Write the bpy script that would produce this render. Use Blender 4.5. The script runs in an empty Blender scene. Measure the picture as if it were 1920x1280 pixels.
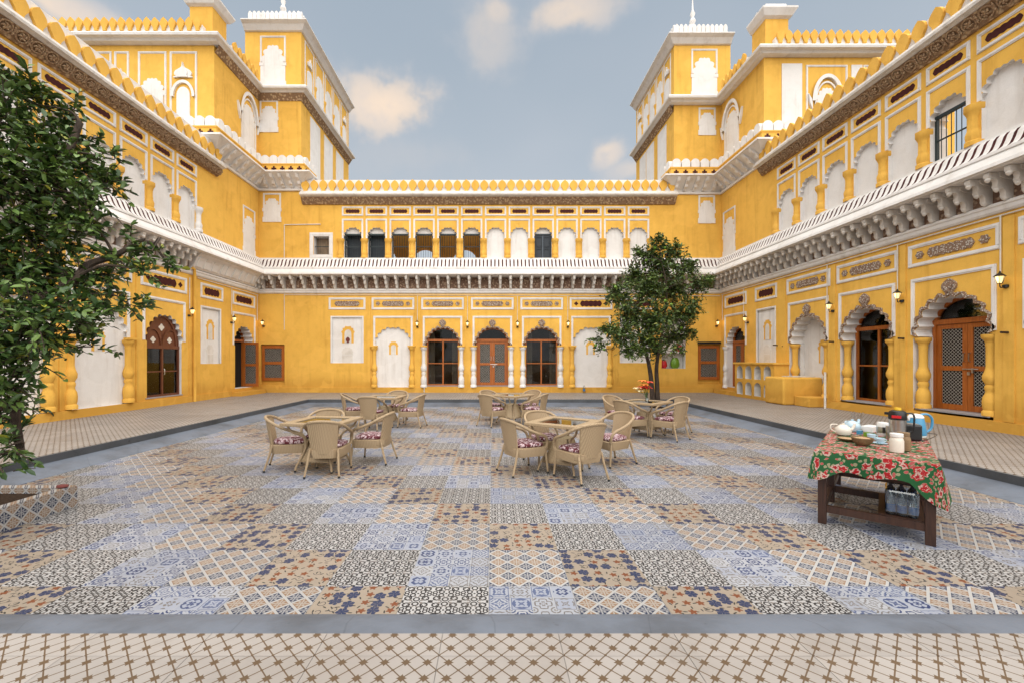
# Courtyard of a yellow and white palace with patterned tile floor, wicker furniture and two trees.
import bpy, math, random
import numpy as np
from math import pi, sin, cos, sqrt, radians, atan2
from mathutils import Vector, Matrix
from mathutils.geometry import tessellate_polygon

SC = bpy.context.scene
COL = SC.collection

# ---------------------------------------------------------------- node expressions
class E:
    """A socket with arithmetic: builds Math nodes."""
    def __init__(s, nt, sock): s.nt, s.s = nt, sock
    def m(s, op, *a):
        n = s.nt.nodes.new('ShaderNodeMath'); n.operation = op
        for i, x in enumerate((s,) + a):
            if isinstance(x, E): s.nt.links.new(x.s, n.inputs[i])
            else: n.inputs[i].default_value = x
        return E(s.nt, n.outputs[0])
    def c(s, v):
        n = s.nt.nodes.new('ShaderNodeValue'); n.outputs[0].default_value = v
        return E(s.nt, n.outputs[0])
    def __add__(s, o): return s.m('ADD', o)
    __radd__ = __add__
    def __sub__(s, o): return s.m('SUBTRACT', o)
    def __rsub__(s, o): return s.c(o).m('SUBTRACT', s)
    def __mul__(s, o): return s.m('MULTIPLY', o)
    __rmul__ = __mul__
    def __truediv__(s, o): return s.m('DIVIDE', o)
    def __rtruediv__(s, o): return s.c(o).m('DIVIDE', s)
    def __pow__(s, o): return s.m('POWER', o)
    def __abs__(s): return s.m('ABSOLUTE')
    def __neg__(s): return s * -1.0
    def __lt__(s, o): return s.m('LESS_THAN', o)
    def __gt__(s, o): return s.m('GREATER_THAN', o)
    def fract(s): return s.m('FRACT')
    def floor(s): return s.m('FLOOR')
    def sqrt(s): return s.m('SQRT')
    def cos(s): return s.m('COSINE')
    def sin(s): return s.m('SINE')
    def min(s, o): return s.m('MINIMUM', o)
    def max(s, o): return s.m('MAXIMUM', o)
    def clamp(s): return s.m('MAXIMUM', 0.0).m('MINIMUM', 1.0)
    def step(s, a, b):            # smooth 0..1 between a and b
        n = s.nt.nodes.new('ShaderNodeMapRange'); n.interpolation_type = 'SMOOTHSTEP'
        s.nt.links.new(s.s, n.inputs[0]); n.inputs[1].default_value = a; n.inputs[2].default_value = b
        return E(s.nt, n.outputs[0])

def length(a, b): return (a * a + b * b).sqrt()

class Sh:
    """Shorthand for building one node tree."""
    def __init__(s, nt): s.nt = nt
    def n(s, t, **kw):
        n = s.nt.nodes.new(t)
        for k, v in kw.items(): setattr(n, k, v)
        return n
    def link(s, a, b): s.nt.links.new(a.s if isinstance(a, E) else a, b)
    def sep(s, sock):
        n = s.n('ShaderNodeSeparateXYZ'); s.link(sock, n.inputs[0])
        return [E(s.nt, o) for o in n.outputs]
    def vec(s, x, y, z=0.0):
        n = s.n('ShaderNodeCombineXYZ')
        for i, v in enumerate((x, y, z)):
            if isinstance(v, E): s.link(v, n.inputs[i])
            else: n.inputs[i].default_value = v
        return n.outputs[0]
    def pos(s): return s.n('ShaderNodeNewGeometry').outputs['Position']
    def obj(s): return s.n('ShaderNodeTexCoord').outputs['Object']
    def gen(s): return s.n('ShaderNodeTexCoord').outputs['Generated']
    def uv(s): return s.n('ShaderNodeTexCoord').outputs['UV']
    def rnd(s): return E(s.nt, s.n('ShaderNodeObjectInfo').outputs['Random'])
    def scale(s, v, k):
        n = s.n('ShaderNodeVectorMath', operation='MULTIPLY'); s.link(v, n.inputs[0])
        n.inputs[1].default_value = k if isinstance(k, (tuple, list)) else (k, k, k)
        return n.outputs[0]
    def noise(s, v, sc=5.0, det=3.0, rough=.55, dist=0.0):
        n = s.n('ShaderNodeTexNoise'); s.link(v, n.inputs['Vector'])
        n.inputs['Scale'].default_value = sc; n.inputs['Detail'].default_value = det
        n.inputs['Roughness'].default_value = rough; n.inputs['Distortion'].default_value = dist
        return E(s.nt, n.outputs['Fac'])
    def voro(s, v, sc=1.0, rand=1.0, feature='F1', dim='3D'):
        n = s.n('ShaderNodeTexVoronoi', feature=feature, voronoi_dimensions=dim); s.link(v, n.inputs['Vector'])
        n.inputs['Scale'].default_value = sc; n.inputs['Randomness'].default_value = rand
        return n
    def white(s, v, dim='3D'):
        n = s.n('ShaderNodeTexWhiteNoise', noise_dimensions=dim); s.link(v, n.inputs['Vector'])
        return E(s.nt, n.outputs['Value'])
    def mix(s, f, a, b):
        n = s.n('ShaderNodeMix', data_type='RGBA')
        for i, v in ((0, f), (6, a), (7, b)):
            if isinstance(v, E): s.link(v, n.inputs[i])
            elif isinstance(v, (int, float)): n.inputs[i].default_value = v
            elif isinstance(v, tuple): n.inputs[i].default_value = (v[0], v[1], v[2], 1)
            else: s.link(v, n.inputs[i])
        return n.outputs[2]
    def mul(s, col, f):
        n = s.n('ShaderNodeVectorMath', operation='SCALE')
        if isinstance(col, tuple): n.inputs[0].default_value = col
        else: s.link(col, n.inputs[0])
        if isinstance(f, E): s.link(f, n.inputs['Scale'])
        else: n.inputs['Scale'].default_value = f
        return n.outputs[0]

# ---------------------------------------------------------------- camera
# lens axis points straight at the far wing; the picture is shifted, as with a shift lens
cd = bpy.data.cameras.new('camera'); cam = bpy.data.objects.new('camera', cd); COL.objects.link(cam)
cam.location = (0, 0, 1.66); cam.rotation_euler = (radians(90), 0, 0)
cd.sensor_width = 36; cd.lens = 15.0; cd.shift_x = 36 / 1920; cd.shift_y = 34 / 1920
cd.clip_start = .05; cd.clip_end = 5000
SC.camera = cam

# ---------------------------------------------------------------- sky, sun, exposure
SUN_EL, SUN_AZ = radians(66), radians(172)       # azimuth clockwise from +Y (into the picture)
world = bpy.data.worlds.new('World'); SC.world = world; world.use_nodes = True
def build_world():
    nt = world.node_tree; nt.nodes.clear(); s = Sh(nt)
    sky = s.n('ShaderNodeTexSky', sky_type='NISHITA', sun_disc=False)
    sky.sun_elevation = SUN_EL; sky.sun_rotation = SUN_AZ
    sky.air_density = 1.2; sky.dust_density = 4.0; sky.ozone_density = 1.5; sky.altitude = 250
    d = s.gen(); x, y, z = s.sep(d)
    skyc = s.mul(sky.outputs[0], SKY_K)
    # thin overcast veil spread over the whole sky, a touch brighter towards the horizon
    veil = s.mix(z.step(0.02, .75), (.150, .162, .172), (.095, .113, .131))
    wisps = s.noise(s.vec(x / (abs(z) + .25), y / (abs(z) + .25), 0.0), 1.1, 3, .55)
    veil = s.mix(wisps.step(.42, .75) * .35, veil, (.149, .155, .166))
    base = s.mix(.88, skyc, veil)
    # soft cumulus: a few lumps plus the same kind of cloud scattered elsewhere by noise
    cn = s.noise(d, 9.0, 4, .58); cn2 = s.noise(d, 3.2, 3, .6)
    mask = None
    for (px, py, rx, ry, st) in CLOUDS:
        v = Vector(((px - 924) / 800, 1, (674 - py) / 800)).normalized()
        e = length((x - v.x) / rx, (z - v.z) / ry) + abs(y - v.y) * 3.0 + (cn - .5) * 2.6 + (cn2 - .5) * 1.2
        mk = (1.0 - e.step(.15, 1.35)) * st
        mask = mk if mask is None else mask.max(mk)
    rear = (cn2.step(.60, .78) * (.25 - y).step(0.0, .3)) * .8
    mask = mask.max(rear)
    lit = s.mix(((cn2 * .4 + cn * .6).step(.30, .58) * mask.step(.1, .7)), (.151, .149, .154), (.252, .200, .153))
    col = s.mix(mask * .92, base, lit)
    bg = s.n('ShaderNodeBackground'); s.link(col, bg.inputs['Color']); bg.inputs['Strength'].default_value = 1.0
    out = s.n('ShaderNodeOutputWorld'); s.link(bg.outputs[0], out.inputs['Surface'])
SKY_K = .036
CLOUDS = [(722, 200, .125, .060, 1.0), (690, 180, .06, .04, .9), (915, 60, .065, .085, .5), (930, 20, .05, .03, .6), (1065, 22, .10, .032, .75), (1140, 288, .036, .03, .8), (1180, 318, .06, .022, .55), (130, 22, .09, .02, .9), (760, 290, .15, .06, .25)]
build_world()
world.cycles.sampling_method = 'MANUAL'; world.cycles.sample_map_resolution = 512
sd = bpy.data.lights.new('sun', 'SUN'); sd.energy = 1.5; sd.angle = radians(118); sd.color = (1.0, .95, .87)
sun = bpy.data.objects.new('sun', sd); COL.objects.link(sun)
sv = Vector((sin(SUN_AZ) * cos(SUN_EL), cos(SUN_AZ) * cos(SUN_EL), sin(SUN_EL)))
sun.rotation_euler = sv.to_track_quat('Z', 'Y').to_euler(); sun.location = sv * 60
vs = SC.view_settings; vs.view_transform = 'Standard'; vs.look = 'None'; vs.exposure = 2.05; vs.gamma = 1.0; vs.use_curve_mapping = False
SC.cycles.max_bounces = 5; SC.cycles.diffuse_bounces = 3; SC.cycles.glossy_bounces = 3; SC.cycles.transparent_max_bounces = 8
SC.cycles.use_adaptive_sampling = True; SC.cycles.use_denoising = True
SC.cycles.caustics_reflective = False; SC.cycles.caustics_refractive = False

# ---------------------------------------------------------------- mesh builder
class MB:
    def __init__(s): s.v, s.f, s.mi, s.sm = [], [], [], []
    def add(s, vs, fs, m=0, sm=False):
        o = len(s.v); s.v += [tuple(v) for v in vs]
        for f in fs:
            s.f.append(tuple(i + o for i in f)); s.mi.append(m); s.sm.append(sm)
        return s
    def box(s, x0, x1, y0, y1, z0, z1, m=0):
        x0, x1 = min(x0, x1), max(x0, x1); y0, y1 = min(y0, y1), max(y0, y1); z0, z1 = min(z0, z1), max(z0, z1)
        return s.add([(x0, y0, z0), (x1, y0, z0), (x1, y1, z0), (x0, y1, z0), (x0, y0, z1), (x1, y0, z1), (x1, y1, z1), (x0, y1, z1)],
                     [(0, 3, 2, 1), (4, 5, 6, 7), (0, 1, 5, 4), (1, 2, 6, 5), (2, 3, 7, 6), (3, 0, 4, 7)], m)
    def prism(s, pts, y0, y1, m=0, ms=None, back=True):
        """outline (x, z) extruded from y0 (front) to y1 (back)"""
        n = len(pts); ms = m if ms is None else ms
        o = len(s.v); s.v += [(p[0], y0, p[1]) for p in pts] + [(p[0], y1, p[1]) for p in pts]
        s.f.append(tuple(range(o, o + n))); s.mi.append(m); s.sm.append(False)
        if back: s.f.append(tuple(range(o + 2 * n - 1, o + n - 1, -1))); s.mi.append(m); s.sm.append(False)
        for i in range(n):
            j = (i + 1) % n
            s.f.append((o + i, o + n + i, o + n + j, o + j)); s.mi.append(ms); s.sm.append(False)
        return s
    def hprism(s, pts, z0, z1, m=0):
        """outline (x, y) extruded upwards"""
        n = len(pts); o = len(s.v)
        s.v += [(p[0], p[1], z0) for p in pts] + [(p[0], p[1], z1) for p in pts]
        s.f += [tuple(range(o + n - 1, o - 1, -1)), tuple(range(o + n, o + 2 * n))] + [(o + i, o + (i + 1) % n, o + n + (i + 1) % n, o + n + i) for i in range(n)]
        s.mi += [m] * (n + 2); s.sm += [False] * (n + 2)
        return s
    def sheet(s, outer, holes, y, m=0):
        """flat wall face with holes; holes = [(outline, depth, reveal material)]"""
        loops = [outer] + [h[0] for h in holes]
        flat = [p for l in loops for p in l]
        tris = tessellate_polygon([[Vector((p[0], p[1], 0)) for p in l] for l in loops])
        o = len(s.v); s.v += [(p[0], y, p[1]) for p in flat]
        for t in tris:
            a, b, c = [flat[i] for i in t]
            cr = (b[0] - a[0]) * (c[1] - a[1]) - (b[1] - a[1]) * (c[0] - a[0])
            if abs(cr) < 1e-9: continue
            t = t if cr > 0 else (t[0], t[2], t[1])
            s.f.append(tuple(o + i for i in t)); s.mi.append(m); s.sm.append(False)
        for pts, dep, mm in holes:
            n = len(pts); o = len(s.v)
            s.v += [(p[0], y, p[1]) for p in pts] + [(p[0], y + dep, p[1]) for p in pts]
            for i in range(n):
                j = (i + 1) % n
                s.f.append((o + i, o + n + i, o + n + j, o + j)); s.mi.append(mm); s.sm.append(False)
        return s
    def lathe(s, cx, cy, prof, n=12, m=0, sm=True, a0=0.0, sx=1.0, sy=1.0, cap=True):
        o = len(s.v)
        for r, z in prof:
            for k in range(n):
                a = a0 + 2 * pi * k / n
                s.v.append((cx + sx * r * cos(a), cy + sy * r * sin(a), z))
        for i in range(len(prof) - 1):
            for k in range(n):
                kk = (k + 1) % n
                s.f.append((o + i * n + k, o + i * n + kk, o + (i + 1) * n + kk, o + (i + 1) * n + k)); s.mi.append(m); s.sm.append(sm)
        if cap:
            s.f.append(tuple(o + n - 1 - k for k in range(n))); s.mi.append(m); s.sm.append(False)
            t = o + (len(prof) - 1) * n
            s.f.append(tuple(t + k for k in range(n))); s.mi.append(m); s.sm.append(False)
        return s
    def tube(s, path, r, n=8, m=0, sm=True, cap=True, sq=(1, 1)):
        P = [Vector(p) for p in path]; L = len(P); o = len(s.v)
        R = r if isinstance(r, (list, tuple)) else [r] * L
        up = Vector((0, 0, 1)); side = None
        for i in range(L):
            t = (P[min(i + 1, L - 1)] - P[max(i - 1, 0)]).normalized()
            if side is None:
                side = t.cross(up if abs(t.z) < .95 else Vector((1, 0, 0))).normalized()
            side = (side - t * side.dot(t)).normalized(); q = t.cross(side)
            for k in range(n):
                a = 2 * pi * k / n
                s.v.append(tuple(P[i] + (side * cos(a) * sq[0] + q * sin(a) * sq[1]) * R[i]))
        for i in range(L - 1):
            for k in range(n):
                kk = (k + 1) % n
                s.f.append((o + i * n + k, o + i * n + kk, o + (i + 1) * n + kk, o + (i + 1) * n + k)); s.mi.append(m); s.sm.append(sm)
        if cap:
            s.f.append(tuple(o + n - 1 - k for k in range(n))); s.mi.append(m); s.sm.append(False)
            t = o + (L - 1) * n
            s.f.append(tuple(t + k for k in range(n))); s.mi.append(m); s.sm.append(False)
        return s
    def sweep(s, prof, path, m=0, cap=True, mats=None):
        """profile (d outwards, z) along a plan path; outwards is to the right of the walking direction"""
        n, L = len(prof), len(path); o = len(s.v)
        for i, p in enumerate(path):
            def nrm(a, b):
                dx, dy = b[0] - a[0], b[1] - a[1]; l = sqrt(dx * dx + dy * dy); return (dy / l, -dx / l)
            if i == 0: q = nrm(path[0], path[1])
            elif i == L - 1: q = nrm(path[-2], path[-1])
            else:
                a, b = nrm(path[i - 1], p), nrm(p, path[i + 1]); k = 1 + a[0] * b[0] + a[1] * b[1]
                q = ((a[0] + b[0]) / k, (a[1] + b[1]) / k)
            for d, z in prof: s.v.append((p[0] + q[0] * d, p[1] + q[1] * d, z))
        for i in range(L - 1):
            for k in range(n - 1):
                s.f.append((o + i * n + k, o + i * n + k + 1, o + (i + 1) * n + k + 1, o + (i + 1) * n + k))
                s.mi.append(m if mats is None else mats[k]); s.sm.append(False)
        if cap:
            s.f.append(tuple(range(o, o + n))); s.mi.append(m); s.sm.append(False)
            s.f.append(tuple(range(o + L * n - 1, o + (L - 1) * n - 1, -1))); s.mi.append(m); s.sm.append(False)
        return s
    def mesh(s, name, mats):
        me = bpy.data.meshes.new(name); me.from_pydata(s.v, [], s.f)
        for mt in (mats if isinstance(mats, (list, tuple)) else [mats]): me.materials.append(mt)
        me.polygons.foreach_set('material_index', s.mi); me.polygons.foreach_set('use_smooth', s.sm)
        me.update()
        if any(s.sm): me.set_sharp_from_angle(angle=radians(42))
        return me
    def build(s, name, mats, parent=None, loc=(0, 0, 0), rz=0.0):
        return put(name, s.mesh(name, mats), parent, loc, rz)

def put(name, me, parent=None, loc=(0, 0, 0), rz=0.0):
    o = bpy.data.objects.new(name, me); COL.objects.link(o)
    o.parent = parent; o.location = loc; o.rotation_euler = (0, 0, rz)
    return o
def empty(name, loc=(0, 0, 0), rz=0.0, parent=None):
    return put(name, None, parent, loc, rz)
def tag(o, label=None, cat=None, group=None, kind=None):
    if label: o['label'] = label
    if cat: o['category'] = cat
    if group: o['group'] = group
    if kind: o['kind'] = kind
    return o
KIDS = {}
def copy_tree(o, parent=None, kids=None):
    c = o.copy(); COL.objects.link(c); c.parent = parent
    for ch in (kids[o.name] if kids else [k for k in bpy.data.objects if k.parent == o]):
        copy_tree(ch, c, kids)
    return c
def kidmap():
    m = {o.name: [] for o in bpy.data.objects}
    for o in bpy.data.objects:
        if o.parent: m[o.parent.name].append(o)
    return m
def bevel(o, w, seg=2):
    b = o.modifiers.new('bevel', 'BEVEL'); b.width = w; b.segments = seg; b.limit_method = 'ANGLE'; return o

def rect(x0, x1, z0, z1): return [(x0, z0), (x1, z0), (x1, z1), (x0, z1)]
def arch(c, w, z0, zs, za, n=4, bulge=.40, k=5, wb=None):
    """cusped (many-lobed) arch outline, counter-clockwise as seen from outside"""
    B = []
    for i in range(n + 1):
        t = i / n * (pi / 2) * .90
        B.append((w * cos(t), zs + (za - zs) * .955 * sin(t)))
    half = []
    for i in range(n):
        (xa, zaa), (xb, zb) = B[i], B[i + 1]
        dx, dz = xb - xa, zb - zaa; l = sqrt(dx * dx + dz * dz); nx, nz = dz / l, -dx / l
        for j in range(k):
            t = j / k; q = bulge * 4 * t * (1 - t) * l
            half.append((xa + dx * t + nx * q, zaa + dz * t + nz * q))
    half.append(B[n]); half.append((B[n][0] * .45, B[n][1] + (za - B[n][1]) * .45)); 
    r = [(c + x, z) for x, z in half]; l = [(c - x, z) for x, z in reversed(half)]
    if wb: return [(c - wb, z0), (c + wb, z0), (c + wb, zs - .04)] + r + [(c, za)] + l + [(c - wb, zs - .04)]
    return [(c - w, z0), (c + w, z0)] + r + [(c, za)] + l
def plain_arch(c, w, z0, zs, za, k=14, p=1.0):
    pts = [(c - w, z0), (c + w, z0)]
    for i in range(2 * k + 1):
        t = pi * i / (2 * k); pts.append((c + w * cos(t), zs + (za - zs) * sin(t) ** p))
    return pts

# ---------------------------------------------------------------- materials
def material(name, fn):
    m = bpy.data.materials.new(name); m.use_nodes = True
    nt = m.node_tree; nt.nodes.clear(); s = Sh(nt)
    b = s.n('ShaderNodeBsdfPrincipled'); out = s.n('ShaderNodeOutputMaterial')
    s.link(b.outputs[0], out.inputs['Surface'])
    r = fn(s) or {}
    for k, v in r.items():
        if k in ('height', 'bump', 'dist'): continue
        i = b.inputs[k]
        if isinstance(v, (int, float)): i.default_value = v
        elif isinstance(v, tuple): i.default_value = (v[0], v[1], v[2], 1) if len(i.default_value) == 4 else v
        else: s.link(v, i)
    if 'height' in r:
        bp = s.n('ShaderNodeBump'); bp.inputs['Strength'].default_value = r.get('bump', .3); bp.inputs['Distance'].default_value = r.get('dist', .01)
        s.link(r['height'], bp.inputs['Height']); s.link(bp.outputs[0], b.inputs['Normal'])
    return m

def plaster(name, col, dirt, stain=.5, streak=.35, rough=.85, damp=0.0, soot=0.0):
    def fn(s):
        p = s.pos(); x, y, z = s.sep(p)
        big = s.noise(p, .55, 4, .6); mid = s.noise(p, 3.2, 5, .62); fine = s.noise(p, 38, 4, .6)
        runs = s.noise(s.scale(p, (2.6, 2.6, .22)), 1.6, 4, .6)
        patch = s.noise(p, 1.1, 2, .5, .8)
        f = (big.step(.35, .70) * .6 + mid.step(.42, .75) * .5) * stain + runs.step(.50, .74) * streak
        if damp:   # old tide mark of damp rising unevenly from the walkway
            f = f + (1.0 - (z + (mid - .5) * .9 + (big - .5) * 1.2).step(.45, 1.05)) * damp
        c = s.mix(f.clamp(), col, dirt)
        c = s.mix(patch.step(.56, .60) * .22, c, tuple(min(1.0, v * 1.12 + .02) for v in col))
        if soot:   # black mould in runs and specks
            m1 = s.noise(s.scale(p, (5.5, 5.5, .7)), 1.5, 5, .7).step(.56, .74) * s.noise(p, 1.9, 3).step(.42, .66)
            c = s.mix(m1 * soot, c, (.10, .085, .07))
        c = s.mix(fine.step(.3, .9) * .22, c, tuple(v * .62 for v in col))
        return {'Base Color': c, 'Roughness': rough, 'Specular IOR Level': .25, 'height': fine * .6 + mid, 'bump': .35, 'dist': .012}
    return material(name, fn)
YEL = plaster('yellow lime paint', (.83, .485, .092), (.60, .315, .052), .62, .5, damp=.75)
YELT = plaster('yellow trim paint', (.81, .465, .086), (.62, .32, .052), .7, .4)
WHT = plaster('white lime wash', (.80, .775, .755), (.60, .555, .51), .5, .5, soot=.16)
WHTD = plaster('weathered white plaster', (.77, .73, .685), (.52, .47, .41), .8, .7, soot=.45)
GREYW = plaster('grey sill stone', (.36, .33, .33), (.25, .23, .22), .6, .3)

def flat(name, col, rough=.6, spec=.4, metal=0.0, var=.12, nsc=14):
    def fn(s):
        n = s.noise(s.pos(), nsc, 4, .6)
        return {'Base Color': s.mix(n.step(.3, .75) * 1.0, col, tuple(c * (1 - var) for c in col)), 'Roughness': rough,
                'Specular IOR Level': spec, 'Metallic': metal, 'height': n, 'bump': .08}
    return material(name, fn)
MAR = flat('maroon paint', (.075, .017, .016), .75, .2, var=.4, nsc=9)
IRON = flat('dark green iron', (.018, .03, .032), .5)
BLK = flat('black plastic', (.012, .012, .013), .35, .5)
SHUT = flat('dark slate shutter', (.030, .038, .048), .6)
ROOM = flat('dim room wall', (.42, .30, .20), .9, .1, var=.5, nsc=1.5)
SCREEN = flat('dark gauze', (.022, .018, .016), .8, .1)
STEEL = flat('brushed steel', (.62, .60, .57), .28, .5, 1.0, .08, 30)
PIPE = flat('white conduit', (.72, .68, .62), .55)
RUST = flat('rusted iron', (.05, .03, .022), .8, .2)
CERAM = flat('cream ceramic', (.66, .60, .52), .25, .5, var=.06)
CERAMB = flat('pale blue ceramic', (.42, .55, .63), .25, .5, var=.06)
CERAMW = flat('white ceramic', (.78, .77, .75), .22, .5, var=.04)
BLUEP = flat('blue plastic', (.06, .25, .42), .3, .5, var=.05)
WHITEP = flat('white plastic', (.76, .75, .73), .35, .5, var=.04)
WOODBOWL = flat('turned wood', (.23, .145, .075), .6, .3, var=.35, nsc=25)
OATS = flat('dry cereal', (.50, .33, .19), .9, .1, var=.5, nsc=120)
REDP = flat('red glazed pot', (.50, .012, .020), .3, .5)
GREENP = flat('green glazed pot', (.13, .26, .015), .35, .5)
MAROB = flat('maroon clay', (.16, .035, .03), .7)
YELP = flat('yellow plastic', (.70, .42, .02), .4)
REDL = flat('red badge', (.55, .015, .02), .35)
SOIL = flat('dark soil', (.045, .028, .018), .95, .1, var=.6, nsc=40)

def relief(name, hi, lo, sc, bump=1.0):
    def fn(s):
        p = s.pos()
        v = s.voro(p, sc); e = E(s.nt, v.outputs['Distance']); n = s.noise(p, sc * .8, 4, .65, .6)
        h = (1.0 - e.step(.05, .6)) * .6 + n * .6
        return {'Base Color': s.mix(h.step(.32, .68), lo, hi), 'Roughness': .9, 'Specular IOR Level': .15, 'height': h, 'bump': bump, 'dist': .03}
    return material(name, fn)
STUCCO = relief('carved grey stucco', (.62, .55, .48), (.26, .17, .12), 26)
BROWN = relief('brown carved stone', (.54, .39, .24), (.27, .17, .10), 9)
BROWNL = relief('brown carved leaf stone', (.62, .46, .29), (.34, .22, .135), 34, .6)
BACKING = relief('brown brick backing', (.48, .34, .24), (.22, .135, .095), 12)

def wood(name, col, dark, rough=.42):
    def fn(s):
        x, y, z = s.sep(s.obj())
        g = s.noise(s.vec(x * 9.0, y * 9.0, z * .8), 3.0, 5, .6, 1.2)
        g2 = s.noise(s.pos(), 1.7, 2)
        return {'Base Color': s.mix((g.step(.35, .7) * .75 + g2 * .25).clamp(), col, dark), 'Roughness': rough, 'Specular IOR Level': .4, 'height': g, 'bump': .12}
    return material(name, fn)
TEAK = wood('varnished orange teak', (.44, .130, .020), (.27, .068, .011))
OAK = wood('brown varnished wood', (.17, .055, .025), (.09, .028, .014))
DARKW = wood('dark stained wood', (.055, .024, .015), (.026, .012, .009), .4)

def glass_fn(s_name, tint, mixf):
    m = bpy.data.materials.new(s_name); m.use_nodes = True; nt = m.node_tree; nt.nodes.clear(); s = Sh(nt)
    g = s.n('ShaderNodeBsdfGlossy'); g.inputs['Roughness'].default_value = .02; g.inputs['Color'].default_value = (.9, .93, .95, 1)
    t = s.n('ShaderNodeBsdfTransparent'); t.inputs['Color'].default_value = (*tint, 1)
    f = s.n('ShaderNodeFresnel'); f.inputs['IOR'].default_value = 1.5
    k = (E(nt, f.outputs[0]) * 1.0 + mixf).clamp()
    mx = s.n('ShaderNodeMixShader'); s.link(k, mx.inputs[0]); s.link(t.outputs[0], mx.inputs[1]); s.link(g.outputs[0], mx.inputs[2])
    out = s.n('ShaderNodeOutputMaterial'); s.link(mx.outputs[0], out.inputs['Surface'])
    return m
GLASS = glass_fn('window glass', (.62, .60, .57), .0)
CLEAR = glass_fn('clear glass', (.86, .88, .86), .03)
FILM = glass_fn('clear shrink film', (.80, .84, .88), .10)

def kerb_fn(col, dirt):
    def fn(s):
        p = s.pos(); n = s.noise(p, 1.4, 5, .62); f = s.noise(p, 30, 3); spot = s.noise(p, 9, 3, .5)
        c = s.mix(n.step(.38, .72) * .95, col, dirt)
        c = s.mix(spot.step(.68, .76) * .5, c, tuple(v * .5 for v in dirt))
        e = E(s.nt, s.voro(p, .9, 1.0, 'DISTANCE_TO_EDGE').outputs['Distance'])
        c = s.mix((1.0 - e.step(.0, .006)) * .28, c, tuple(v * .4 for v in dirt))
        return {'Base Color': c, 'Roughness': .55, 'Specular IOR Level': .4, 'height': n + f * .3, 'bump': .25, 'dist': .02}
    return fn
KERB = material('grey painted cement', kerb_fn((.135, .155, .192), (.080, .088, .104)))
RISER = material('dark slate edging', kerb_fn((.075, .08, .09), (.045, .048, .052)))
EARTH = flat('packed earth', (.16, .125, .09), .95, .1, var=.4, nsc=2)
ROOF = flat('lime roof', (.42, .39, .35), .9, .1, var=.3, nsc=2)
GROUT = flat('grout', (.34, .32, .30), .95, .1)

# printed tiles: pattern coordinates run with the tile grid of the court (0.6 m)
TX, TY, TS = -.03, 2.534, .6
def tile_uv(s):
    x, y, z = s.sep(s.pos()); return (x - TX) / TS, (y - TY) / TS
def finish(s, c, rough=.34, k=.45):
    c = s.mul(c, (s.rnd() * .16 + .92) * k); p = s.pos(); n = s.noise(p, 2.3, 5, .65); d = s.noise(p, 14, 3)
    c = s.mix(n.step(.50, .82) * .38, c, (.13, .115, .10))
    c = s.mix(d.step(.62, .8) * .18, c, (.14, .12, .105))
    return {'Base Color': c, 'Roughness': (n * .25 + rough).clamp(), 'Specular IOR Level': .22}
def t_diamond(s, k=4.0, uvf=tile_uv):
    u, v = uvf(s); p, q = u * k, v * k
    def cell(o):
        a, b = (p + o).fract() - .5, (q + o).fract() - .5
        A, B = abs(a), abs(b); d = A + B
        inside = d < .415
        vein = (A.min(B) < .036).max((abs(A - B) < .046) * (d > .18)) * (d < .38)
        hole = (length(A - .125, B - .125) < .062).max(length(A - .29, B) < .04).max(length(A, B - .29) < .04)
        return inside, vein.max(hole)
    (ia, va), (ib, vb) = cell(0.0), cell(.5)
    cream = (.74, .72, .70)
    c = s.mix(ia, cream, s.mix(va, (.46, .285, .175), (.66, .58, .51)))
    c = s.mix(ib, c, s.mix(vb, (.055, .072, .135), (.56, .55, .56)))
    return finish(s, c)
def t_damask(s, k=3.0):
    u, v = tile_uv(s); fp, fq = (u * k).fract() - .5, (v * k).fract() - .5
    a, b = abs(fp), abs(fq)
    def ring(x, y, r, w): return abs(length(a - x, b - y) - r) < w
    d = ring(.17, .10, .085, .026)
    for q in ((.30, .30, .11, .030), (.0, .36, .10, .028), (.40, .07, .07, .024)): d = d.max(ring(*q))
    d = d.max(length(a - .5, b - .5) < .085).max(length(a, b) < .04)
    d = d.max((abs(a - b) < .022) * (a > .33)).max((abs(a + b * .6 - .42) < .018) * (b > .2))
    c = s.mix(d, (.76, .74, .73), (.040, .036, .038))
    soft = (length(a - .2, b - .42) < .05).max(length(a - .06, b - .2) < .035)
    c = s.mix(soft, c, (.36, .31, .28))
    return finish(s, c)
def t_blue(s, k=4.0):
    u, v = tile_uv(s); p, q = u * k, v * k
    i, j = p.floor(), q.floor(); a, b = p.fract() - .5, q.fract() - .5
    r1, r2 = s.white(s.vec(i, j, 1.7)), s.white(s.vec(i, j, 5.3)); r3 = s.white(s.vec(i, j, 9.1))
    r = length(a, b); th = b.m('ARCTAN2', a)
    pet = (th * 8.0 + (r1 > .5) * pi).cos(); pet2 = (th * 4.0 + (r2 > .5) * pi).cos()
    w = ((r + pet * .035 + pet2 * .06) * (18.0 + r2 * 12.0) + r3 * 6.0).sin()
    box = abs(a).max(abs(b))
    A, B_ = abs(a), abs(b)
    cor = (abs(length(A - .5, B_ - .5) - .20) < .035).max(length(A - .5, B_ - .5) < .09)
    ink = (w > (r3 * .7 - .1)) * (r < .42); ink = ink.max(cor * (r2 > .3)).max((box > .42) * (box < .455) * (r1 > .6))
    pale = s.mix(r2, (.54, .58, .70), (.68, .69, .73))
    blue = s.mix(r1.step(.2, .9), (.050, .078, .215), (.17, .215, .38))
    blue = s.mix((r3 > .78) * .75, blue, (.36, .31, .24))
    c = s.mix(ink, pale, blue)
    c = s.mix(box > .487, c, (.68, .68, .68))
    return finish(s, c)
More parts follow.
